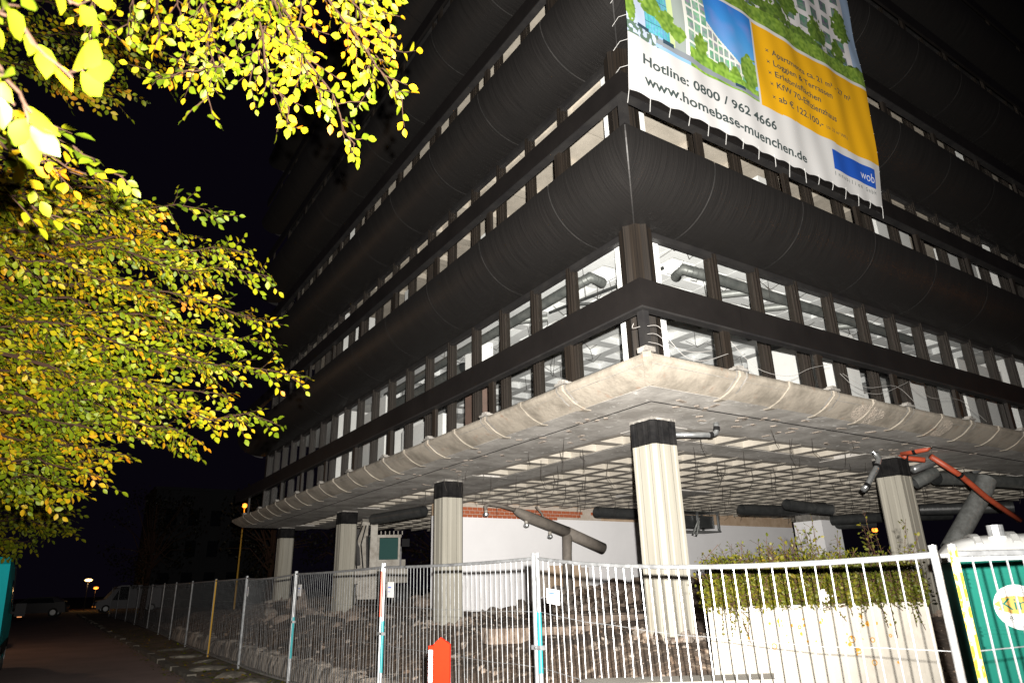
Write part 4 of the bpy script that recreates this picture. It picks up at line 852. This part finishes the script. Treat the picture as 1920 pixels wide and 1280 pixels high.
vp = Vector((.44, .10, TH+.12)); MB().tube([TM @ (vp), TM @ (vp+Vector((0, 0, .07)))], [.085, .075], 16).build('vent_base', 'toilet_roof', rf, smooth=False)
MB().tube([TM @ (vp+Vector((0, 0, .07))), TM @ (vp+Vector((0, 0, .17)))], .066, 16).build('vent_pipe', 'galv', rf)
sg = TM @ Vector((.80, -.032, 1.53)); m = MB(); sc_c = Vector((.455, -.034, 1.54)); RSN = .185
m.add([TM @ (sc_c+Vector((RSN*math.cos(q*math.pi/16), 0, RSN*math.sin(q*math.pi/16)))) for q in range(32)], [tuple(range(32))]); sgn = m.build('round_sticker', 'signwhite', TO)
m = MB(); m.add([TM @ (sc_c+Vector((-.02+.15*math.cos(q*math.pi/12)*(1+.15*math.sin(q*2.3)), -.002, .02+.075*math.sin(q*math.pi/12)))) for q in range(24)], [tuple(range(24))]); m.build('yellow_patch', 'yellow_plain', sgn)
text_mesh('Kinz', 'toilet', sgn, 'printed_word', lambda dx, dz: TM @ (sc_c+Vector((-.13+dx, -.004, -.02+dz))), .26, .10, .0)
text_mesh('08025-', 'ink', sgn, 'printed_word', lambda dx, dz: TM @ (sc_c+Vector((-.13+dx, -.004, -.105+dz))), .2, .035, .0)
# ------------------------------------------------------------------ excavator under the building
EX = thing('excavator', 'dirty grey excavator with raised boom parked behind the left columns', 'excavator', (3.15, 16.87, 1.0), math.radians(-23))
for s_ in (-1, 1):
    pr = [(-1.5, .2), (-1.35, 0), (1.35, 0), (1.55, .25), (1.45, .6), (1.25, .72), (-1.25, .72), (-1.5, .55)]; y0 = s_*.85
    m = MB(); m.v += [(y0-.25, a, b) for a, b in pr]+[(y0+.25, a, b) for a, b in pr]; n_ = 8; m.f += [tuple(range(8)), tuple(range(15, 7, -1))]+[(i, (i+1) % 8, 8+(i+1) % 8, 8+i) for i in range(8)]; m.m += [0]*10
    tr = m.build('track', 'tyre', EX)
    for k in range(5): MB().tube([(y0-.27, -1.0+k*.5, .32), (y0+.27, -1.0+k*.5, .32)], .18, 10).build('roller', 'exc_paint', tr)
MB().box(-.6, .6, -1.0, 1.0, .45, .8).build('undercarriage', 'exc_paint', EX); MB().box(-1.0, 1.05, -1.0, 1.5, .82, 1.25).build('house', 'exc_paint', EX); MB().box(-.95, 1.0, .4, 1.5, 1.251, 1.6).build('engine_cover', 'exc_paint', EX)
cabx0, cabx1, caby0, caby1 = .02, .78, -1.0, .1
cabo = MB().box(cabx0, cabx1, caby0, caby1, 1.26, 1.55).build('cab', 'exc_paint', EX)
for (x, y) in ((cabx0, caby0), (cabx1-.07, caby0), (cabx0, caby1-.07), (cabx1-.07, caby1-.07)): MB().box(x, x+.07, y, y+.07, 1.551, 2.25).build('cab_pillar', 'exc_paint', cabo)
MB().box(cabx0-.03, cabx1+.03, caby0-.05, caby1+.03, 2.251, 2.34).build('cab_roof', 'exc_paint', cabo); MB().box(cabx0+.075, cabx1-.075, caby0+.02, caby0+.04, 1.552, 2.24).build('cab_window', 'teal_glass', cabo); MB().box(cabx0+.02, cabx0+.04, caby0+.075, caby1-.075, 1.552, 2.24).build('cab_window', 'teal_glass', cabo)
for k in range(6): MB().box(cabx0+.1+k*.14, cabx0+.13+k*.14, caby0-.04, caby0-.01, 2.341, 2.46).build('roof_guard', 'exc_paint', cabo)
MB().box(cabx1+.05, cabx1+.3, caby0-.1, caby0+.05, 1.95, 2.2).build('work_light', 'black_plastic', cabo)
MB().tube([(cabx1+.02, caby0-.08, 1.3), (cabx1+.02, caby0-.08, 1.8), (cabx1+.02, caby0+.1, 1.95)], .03, 6).build('grab_rail', 'car_white', EX)
bxp = [(-.35, -.9, 1.2), (-.45, -1.4, 2.2), (-.35, -1.7, 2.75)]
MB().tube(bxp, [.2, .22, .17], 4).build('boom', 'exc_paint', EX); 
MB().box(-.19, .03, -1.85, -1.62, .9, 2.88).build('stick', 'exc_paint', EX); MB().tube([(-.08, -1.6, 2.8), (-.45, -1.5, 2.75)], .07, 8).build('pivot', 'steel', EX)
for (a, b) in (((-.55, -1.2, 1.4), (-.62, -1.6, 2.5)), ((-.25, -1.1, 1.3), (-.3, -1.55, 2.3))): MB().tube([a, b], .07, 8).build('hydraulic_cylinder', 'steel', EX)
for k in range(4): MB().tube([(-.6+k*.2, -1.3, 1.3), (-.7+k*.22, -1.8, 1.9+.1*k), (-.45+k*.1, -1.75, 2.6)], .022, 5).build('hose', 'black_plastic', EX)
MB().box(-.5, .2, -2.1, -1.5, .35, .9).build('bucket', 'exc_paint', EX)
# ------------------------------------------------------------------ vehicles
def wheel(p, r, parent, ax='x', w_=.2):
    d = Vector((w_/2, 0, 0)) if ax == 'x' else Vector((0, w_/2, 0)); ty = MB().tube([Vector(p)-d, Vector(p)+d], r, 18).build('wheel', 'tyre', parent); MB().tube([Vector(p)-d*1.06, Vector(p)+d*1.06], r*.6, 14).build('rim', 'galv_pipe', ty)
def body(prof, x0, x1, tuck, parent, name, mt, belt):   # side profile (y, z) extruded across x with tumblehome above the belt line
    m = MB(); n_ = len(prof)
    for s_ in (0, 1):
        for (y, z) in prof: q = tuck*max(0, z-belt); m.v.append(((x0+q) if s_ == 0 else (x1-q), y, z))
    m.f += [tuple(range(n_-1, -1, -1)), tuple(range(n_, 2*n_))]+[(i, (i+1) % n_, n_+(i+1) % n_, n_+i) for i in range(n_)]; m.m += [0]*(n_+2); return m.build(name, mt, parent)
VN = thing('panel_van', 'teal panel van cut off by the left edge of the picture', 'van', (-7.85, 14.2, 0))
vprof = [(-2.6, .35), (2.0, .35), (2.3, .45), (2.38, .95), (2.2, 1.15), (1.55, 1.32), (.95, 2.2), (.75, 2.38), (-2.4, 2.45), (-2.6, 2.3)]
vb = body(vprof, -.98, .98, .10, VN, 'body', 'van_teal', 1.25)
MB().add([(.985, -.2, 1.32), (.985, .72, 1.32), (.915, .62, 2.02), (.905, -.2, 2.06)], [(0, 1, 2, 3)]).build('side_window', 'glassdark', VN)
MB().add([(-.8, 1.60, 1.34), (.8, 1.60, 1.34), (.74, 1.02, 2.18), (-.74, 1.02, 2.18)], [(0, 1, 2, 3)]).build('windscreen', 'glassdark', VN)
MB().box(.97, 1.0, -2.4, 2.2, .5, .72).build('side_trim', 'black_plastic', VN); MB().tube([(.93, 1.62, 1.3), (.875, 1.0, 2.2), (.86, .8, 2.34)], .045, 6).build('pillar', 'black_plastic', VN)
mr = MB().box(1.03, 1.25, 1.15, 1.27, 1.22, 1.52).build('mirror', 'black_plastic', VN); MB().box(.95, 1.05, 1.18, 1.24, 1.28, 1.34).build('mirror_arm', 'black_plastic', mr); MB().box(1.1, 1.2, 1.148, 1.1495, 1.2, 1.22).build('indicator', 'amber', mr)
for y in (1.45, -1.7):
    for x in (-.9, .9): wheel((x, y, .35), .35, VN)
for x in (-.7, .7): MB().box(x-.16, x+.16, 2.30, 2.395, .9, 1.1).build('headlight', 'glassdark', VN)
def car(label, loc, rz, mt, L=4.3, h=1.45, cat='car', van=False):
    c = thing('parked_van' if van else 'parked_car', label, cat, loc, rz)
    pr = [(-L/2, .3), (L/2-.1, .3), (L/2, .55), (L/2-.15, .85), (L/2-1.1, .98), (L/2-1.75, h-.05), (-L/2+.9, h), (-L/2+.15, h*.72), (-L/2, .8)] if not van else [(-L/2, .3), (L/2-.1, .3), (L/2, .6), (L/2-.1, .95), (L/2-.75, 1.1), (L/2-1.5, h-.1), (L/2-1.8, h), (-L/2, h), ]
    body(pr, -.85, .85, .16 if not van else .06, c, 'body', mt, .95)
    for s_ in (-1, 1):
        MB().add([(s_*.86*.985, L/2-1.2, 1.0), (s_*.80, L/2-1.75, h-.12), (s_*.79, -L/2+1.0 if not van else .2, h-.1), (s_*.855, -L/2+.8 if not van else .2, 1.0)], [(0, 1, 2, 3)]).build('side_window', 'glassdark', c)
        for y in (L/2-.8, -L/2+.8): wheel((s_*.78, y, .32), .32, c)
        MB().box(s_*.62-.14, s_*.62+.14, L/2-.08, L/2+.005, .62, .78).build('headlight', 'car_white', c)
        MB().box(s_*.72-.08, s_*.72+.08, L/2-.06, L/2+.006, .45, .55).build('indicator', 'amber', c)
    return c
car('white van parked across the far end of the street behind the fence', (.3, 66.5, gz(66.5)), math.radians(95), 'car_white', 5.2, 2.2, 'van', True)
car('dark car parked just past the teal van', (-8.6, 24.5, gz(24.5)), 0, 'car_dark')
car('dark car standing at the far end of the street', (-6.5, 60, gz(60)), math.radians(80), 'car_dark')
# ------------------------------------------------------------------ street lamps, far building
def lamp(label, base, h, mt, e, col, r=.16):
    b = Vector(base); t = thing('street_lamp', label, 'street lamp', b); MB().tube([(0, 0, 0), (0, 0, h*.5), (0, 0, h)], [.055, .045, .035], 8).build('pole', 'yellow_plain' if 'mast' in label else 'dark_metal', t)  # mast pole coloured yellow to stand in for its lamp's light on it
    hd = MB().tube([(0, 0, h), (0, 0, h+.06), (0, 0, h+.2), (0, 0, h+.25)], [r*.5, r, r*.9, r*.2], 10).build('lantern', mt, t)
    l_ = bpy.data.lights.new('street_lamp_light', 'POINT'); l_.energy = e; l_.color = col; l_.shadow_soft_size = .15; lo = bpy.data.objects.new('street_lamp_light', l_); COL.objects.link(lo); lo.parent = t; lo.location = (-.05, -.3, h-.15); return t
lamp('warm lit lamp at the far end of the street above the white van', (-2.39, 79.5, gz(79.5)), 2.75, 'lamp_warm', 60, (1, .6, .25), .35)
lamp('tall street lamp beyond the left edge above the parked dark car', (-9.9, 21.5, 0), 4.8, 'lamp_warm', 190, (1, .60, .34), .2)
lamp('smaller orange lamp glowing right of the warm street lamp', (-1.28, 85.4, gz(85)), 2.0, 'lamp_orange', 30, (1, .4, .1), .25)
lamp('tall mast with an orange lamp behind the far end of the building', (2.42, 34.4, gz(34)), 5.95, 'lamp_orange', 15, (1, .45, .08), .13)
for k, (u, v, d) in enumerate(((1640, 992, 40), (1562, 1016, 44))):
    p = P(u, v, d); lamp(('right', 'left')[k]+'-hand small orange lamp seen under the building behind the planter', (p.x, p.y, .2), p.z-.35, 'lamp_orange', 12, (1, .4, .08), .16)
lamp('orange lamp on a low post beyond the right edge beside the facade', (12.2, -4.4, .1), 4.5, 'lamp_orange', 26, (1, .33, .06), .14)
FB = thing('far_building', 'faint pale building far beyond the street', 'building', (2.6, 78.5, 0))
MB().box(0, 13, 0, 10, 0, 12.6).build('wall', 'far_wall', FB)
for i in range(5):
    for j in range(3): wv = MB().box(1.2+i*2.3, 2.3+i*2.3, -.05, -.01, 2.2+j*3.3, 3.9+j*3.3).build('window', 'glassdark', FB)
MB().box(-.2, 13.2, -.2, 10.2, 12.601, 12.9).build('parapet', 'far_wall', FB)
# ------------------------------------------------------------------ trees
def beech(name, label, base, h, limbs, sprays, leafmat_='leaf', sizes=(.05, .085), big=300, cl=.05):
    t = thing(name, label, 'tree', base); b = Vector(base)
    tr = MB(); hs_ = [Vector((.12*N(0, k, 3), .12*N(k, 0, 4), h*k/8)) for k in range(9)]; tr.tube(hs_, [.30*(1-.09*k) for k in range(9)], 12); tr.build('trunk', 'bark', t, smooth=True)
    def trunk_at(z): k = min(7.99, max(0, z/h*8)); i = int(k); return hs_[i].lerp(hs_[i+1], k-i)
    allm = []; tw = MB()
    for (A, Z, dens, tl, ls, hang) in sprays:
        A = Vector(A)-b; Z = Vector(Z)-b; L = (Z-A).length; dr = (Z-A)/L; n_ = 12; ph = uni(0, 9)
        path = [A.lerp(Z, i/n_)+Vector((.05*L*N(i*.5, ph), .05*L*N(ph, i*.5), .06*L*N(i*.4, ph, 5)-hang*L*(i/n_)**2+hang*L*(i/n_))) for i in range(n_+1)]
        tw.tube(path, [max(.0035, .011*(1-i/n_)*min(1.6, L/1.5)+.003) for i in range(n_+1)], 5)
        side = dr.cross(Vector((0, 0, 1))).normalized(); nrm = side.cross(dr).normalized()
        nt = int(L*dens)
        for i in range(nt):
            u = (i+uni(.1, .9))/nt; k = u*n_; j = min(int(k), n_-1); p = path[j].lerp(path[j+1], k-j); sgn = 1 if i % 2 else -1; q = uni(-.9, .9)
            sd = (side*math.cos(q)+nrm*math.sin(q))*sgn; d = (dr*uni(.5, 1)+sd*uni(.5, 1.1)+Vector((0, 0, uni(-.35, .1)))).normalized(); l_ = tl*uni(.5, 1.15)*(1-.45*u)
            e_ = p+d*l_; md = p.lerp(e_, .5)+rv()*.02; tw.tube([p, md, e_], [.0035, .0028, .0015], 3)
            nl = max(3, int(l_/cl)); pn_ = (d.cross(rv())).normalized(); pn_ = (Vector((0, 0, 1))-d*d.z+pn_*.8).normalized()
            for a in range(nl+1):
                v = (a+.6)/(nl+.6); c = p.lerp(md, v*2) if v < .5 else md.lerp(e_, v*2-1); ss = 1 if a % 2 else -1; y = pn_.cross(d)
                ld = d*uni(.5, 1)+y*ss*uni(.5, 1)+Vector((0, 0, -uni(0, .5))); 
                if a == nl: ld = d
                allm.append(leaf_M(c+ld.normalized()*.008, ld, pn_+rv()*.45, uni(*sizes)*ls))
    for (s_, e_, r) in limbs:
        s_ = trunk_at(s_); e_ = Vector(e_)-b; md = s_.lerp(e_, .5)+Vector((0, 0, .25)); MB().tube([s_, s_.lerp(md, .5)+rv()*.05, md, md.lerp(e_, .5)+rv()*.05, e_], [r, r*.85, r*.7, r*.5, r*.25], 8).build('branch', 'bark', t, smooth=True)
    stuff(tw.build('twigs', 'twig', t))
    def pxs(M):
        v = Vector((M[0][3], M[1][3], M[2][3]))+b-CAM; d = v.dot(FW)
        if d < .3: return -1
        x = v.dot(RT)/d*FPX; y = v.dot(UP)/d*FPX
        return M.col[0].to_3d().length/d if abs(x) < 990 and abs(y) < 670 else -1
    order = sorted(range(len(allm)), key=lambda i: -pxs(allm[i])); bigs = set(order[:big])
    lo = None
    for i in order[:big]:
        if lo is None:
            me = bpy.data.meshes.new('leaf'); me.from_pydata([tuple(v) for v in LV], [], LF); me.materials.append(MT[leafmat_]); me.polygons.foreach_set('use_smooth', [True]*len(LF)); lo = bpy.data.objects.new('leaf', me); COL.objects.link(lo); lo.parent = t; lo.matrix_local = allm[i]
        else: inst(lo, t, allm[i])
    leaves_mesh('foliage', [allm[i] for i in range(len(allm)) if i not in bigs], leafmat_, t)
    print(name, len(allm)); return t
sp = []
def S_px(a, z, da, dz, dens, tl, ls=1., hang=.05): sp.append((P(a[0], a[1], da), P(z[0], z[1], dz), dens, tl, ls, hang))
# nearest big leaves at the top left
S_px((-80, -60), (135, 150), 1.55, 1.6, 15, .13, 1.05); S_px((-60, 60), (60, 210), 1.55, 1.55, 14, .12, 1.05); S_px((60, -80), (135, 10), 1.7, 1.7, 14, .12, 1.0)
S_px((-60, 150), (30, 200), 1.7, 1.7, 12, .1, 1.0)
# behind them
S_px((-60, 180), (185, 300), 3.1, 3.0, 12, .24); S_px((-60, 240), (165, 330), 3.2, 3.2, 12, .26); S_px((-50, 290), (230, 335), 3.4, 3.3, 12, .22); S_px((-50, 210), (120, 250), 2.8, 2.8, 12, .2); S_px((-60, 330), (130, 420), 3.6, 3.6, 11, .26)
# spray hanging at the top centre
for (a, z, d) in (((470, -80), (665, 265), 4.3), ((560, -80), (758, 190), 4.4), ((430, -90), (545, 235), 4.3), ((380, -80), (400, 200), 4.5), ((600, -60), (745, 95), 4.5), ((640, -60), (735, 40), 4.6), ((330, -60), (345, 140), 4.6), ((500, -80), (600, 190), 4.4), ((520, -60), (470, 160), 4.5), ((300, -60), (295, 60), 4.2), ((420, 120), (290, 145), 4.3), ((650, -80), (700, 160), 4.6), ((250, -60), (240, 70), 4.4), ((180, -60), (170, 75), 4.0), ((560, -60), (560, 120), 4.7), ((480, -60), (430, 60), 4.8), ((360, -60), (420, 130), 4.4)): S_px(a, z, d, d+uni(-.15, .15), 21, .32, .9, -.03)
# main mass on the left
for (a, z, d) in (((-80, 330), (420, 415), 6.6), ((-80, 360), (340, 440), 6.8), ((-80, 420), (520, 530), 7.0), ((-60, 440), (480, 470), 7.0), ((-60, 480), (500, 595), 7.0), ((-60, 520), (490, 650), 7.1), ((-60, 560), (430, 640), 7.3), ((-60, 600), (565, 710), 6.6), ((-60, 640), (400, 690), 6.9), ((-60, 650), (520, 805), 6.4), ((-60, 700), (430, 740), 7.0), ((-60, 730), (380, 775), 6.8), ((-60, 760), (275, 825), 6.6), ((-60, 800), (235, 850), 6.7), ((-60, 850), (200, 890), 6.8), ((-60, 880), (150, 915), 6.8), ((-60, 380), (250, 400), 6.4), ((-60, 450), (300, 560), 6.3), ((-60, 560), (250, 650), 6.3), ((-60, 690), (250, 720), 6.2), ((-60, 620), (200, 590), 6.4)):
    S_px(a, z, d+uni(-.2, .2), d+uni(-.3, .3), 22, .42, 1.0, .02)
    S_px((a[0], a[1]+uni(-25, 25)), (z[0]*uni(.7, .92), z[1]+uni(-35, 25)), d+uni(.1, .6), d+uni(.1, .6), 22, .44, 1.0, .02)
    S_px((a[0], a[1]+uni(-30, 30)), (z[0]*uni(.45, .7), z[1]+uni(-50, 40)), d+uni(.5, 1.4), d+uni(.4, 1.4), 24, .5, 1.05, .02)
# dim foliage higher up, farther away
for (a, z, d) in (((-60, 40), (300, 90), 10), ((-60, 100), (230, 170), 10), ((60, 0), (330, 60), 10.5), ((40, 120), (215, 185), 9.5), ((100, 40), (310, 140), 11)): S_px(a, z, d, d+.3, 16, .7, 1.25, .0)
lim = [(4.3, P(-80, 600, 7.0), .10), (5.0, P(-80, 420, 7.0), .09), (3.8, P(-70, 760, 6.8), .08), (6.0, P(-80, 200, 3.2), .06), (7.5, P(470, -90, 4.4), .06), (7.0, P(-90, 0, 1.9), .05), (7.8, P(300, -90, 4.3), .05), (7.2, P(-60, 60, 10), .07)]
beech('beech_tree', 'beech tree with yellow-green autumn leaves overhanging the street from the left', (-9.2, -.6, 0), 10, lim, sp)
mb_ = MB()
sp = []
for (a, z, d) in (((-60, 880), (130, 930), 13), ((-60, 930), (135, 965), 13.2), ((-60, 960), (125, 990), 13), ((-60, 900), (100, 960), 13.6), ((-60, 990), (60, 1020), 13), ((-60, 1000), (30, 1030), 13.2), ((-60, 950), (90, 1005), 14), ((-60, 850), (120, 900), 14)): S_px(a, z, d, d+uni(-.4, .4), 20, .62, 1.4, .0)
beech('beech_tree', 'dimmer beech tree farther down the left side of the street', (-10.2, 9.5, 0), 8, [(3.5, P(-70, 930, 13.2), .1), (3.0, P(-70, 990, 13.1), .08)], sp, 'leaf_dark', big=60, cl=.08)
# dark background trees beyond the site
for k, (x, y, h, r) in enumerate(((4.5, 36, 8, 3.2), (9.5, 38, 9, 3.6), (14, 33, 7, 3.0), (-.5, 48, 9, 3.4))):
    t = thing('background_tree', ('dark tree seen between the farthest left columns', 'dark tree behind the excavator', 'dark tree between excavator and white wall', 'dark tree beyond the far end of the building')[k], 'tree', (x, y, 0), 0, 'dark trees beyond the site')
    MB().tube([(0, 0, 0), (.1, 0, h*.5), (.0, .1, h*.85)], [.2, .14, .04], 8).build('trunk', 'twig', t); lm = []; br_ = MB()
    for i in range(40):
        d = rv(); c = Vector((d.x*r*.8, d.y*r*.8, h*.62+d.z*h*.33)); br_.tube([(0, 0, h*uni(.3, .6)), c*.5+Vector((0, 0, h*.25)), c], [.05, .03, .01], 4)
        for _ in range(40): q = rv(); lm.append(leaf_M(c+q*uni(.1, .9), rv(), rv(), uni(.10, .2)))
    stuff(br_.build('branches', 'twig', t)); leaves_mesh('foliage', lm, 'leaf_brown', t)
# fallen leaves on the verge
lm = []
for i in range(900):
    y = 7.5+uni(0, 1)**1.6*24; x = uni(-3.9, -2.2); z = gz(y)+.04+.05*N(x, y, 3, 1.3)+.035 if x > -3.45 else gz(y)+.008; lm.append(leaf_M(Vector((x, y, z)), Vector((uni(-1, 1), uni(-1, 1), uni(-.1, .2))), Vector((uni(-.3, .3), uni(-.3, .3), 1)), uni(.05, .09)))
o = leaves_mesh('fallen_leaves', lm, 'leaf', None); tag(o, 'fallen autumn leaves scattered along the verge and kerb', 'leaves', None, 'stuff')
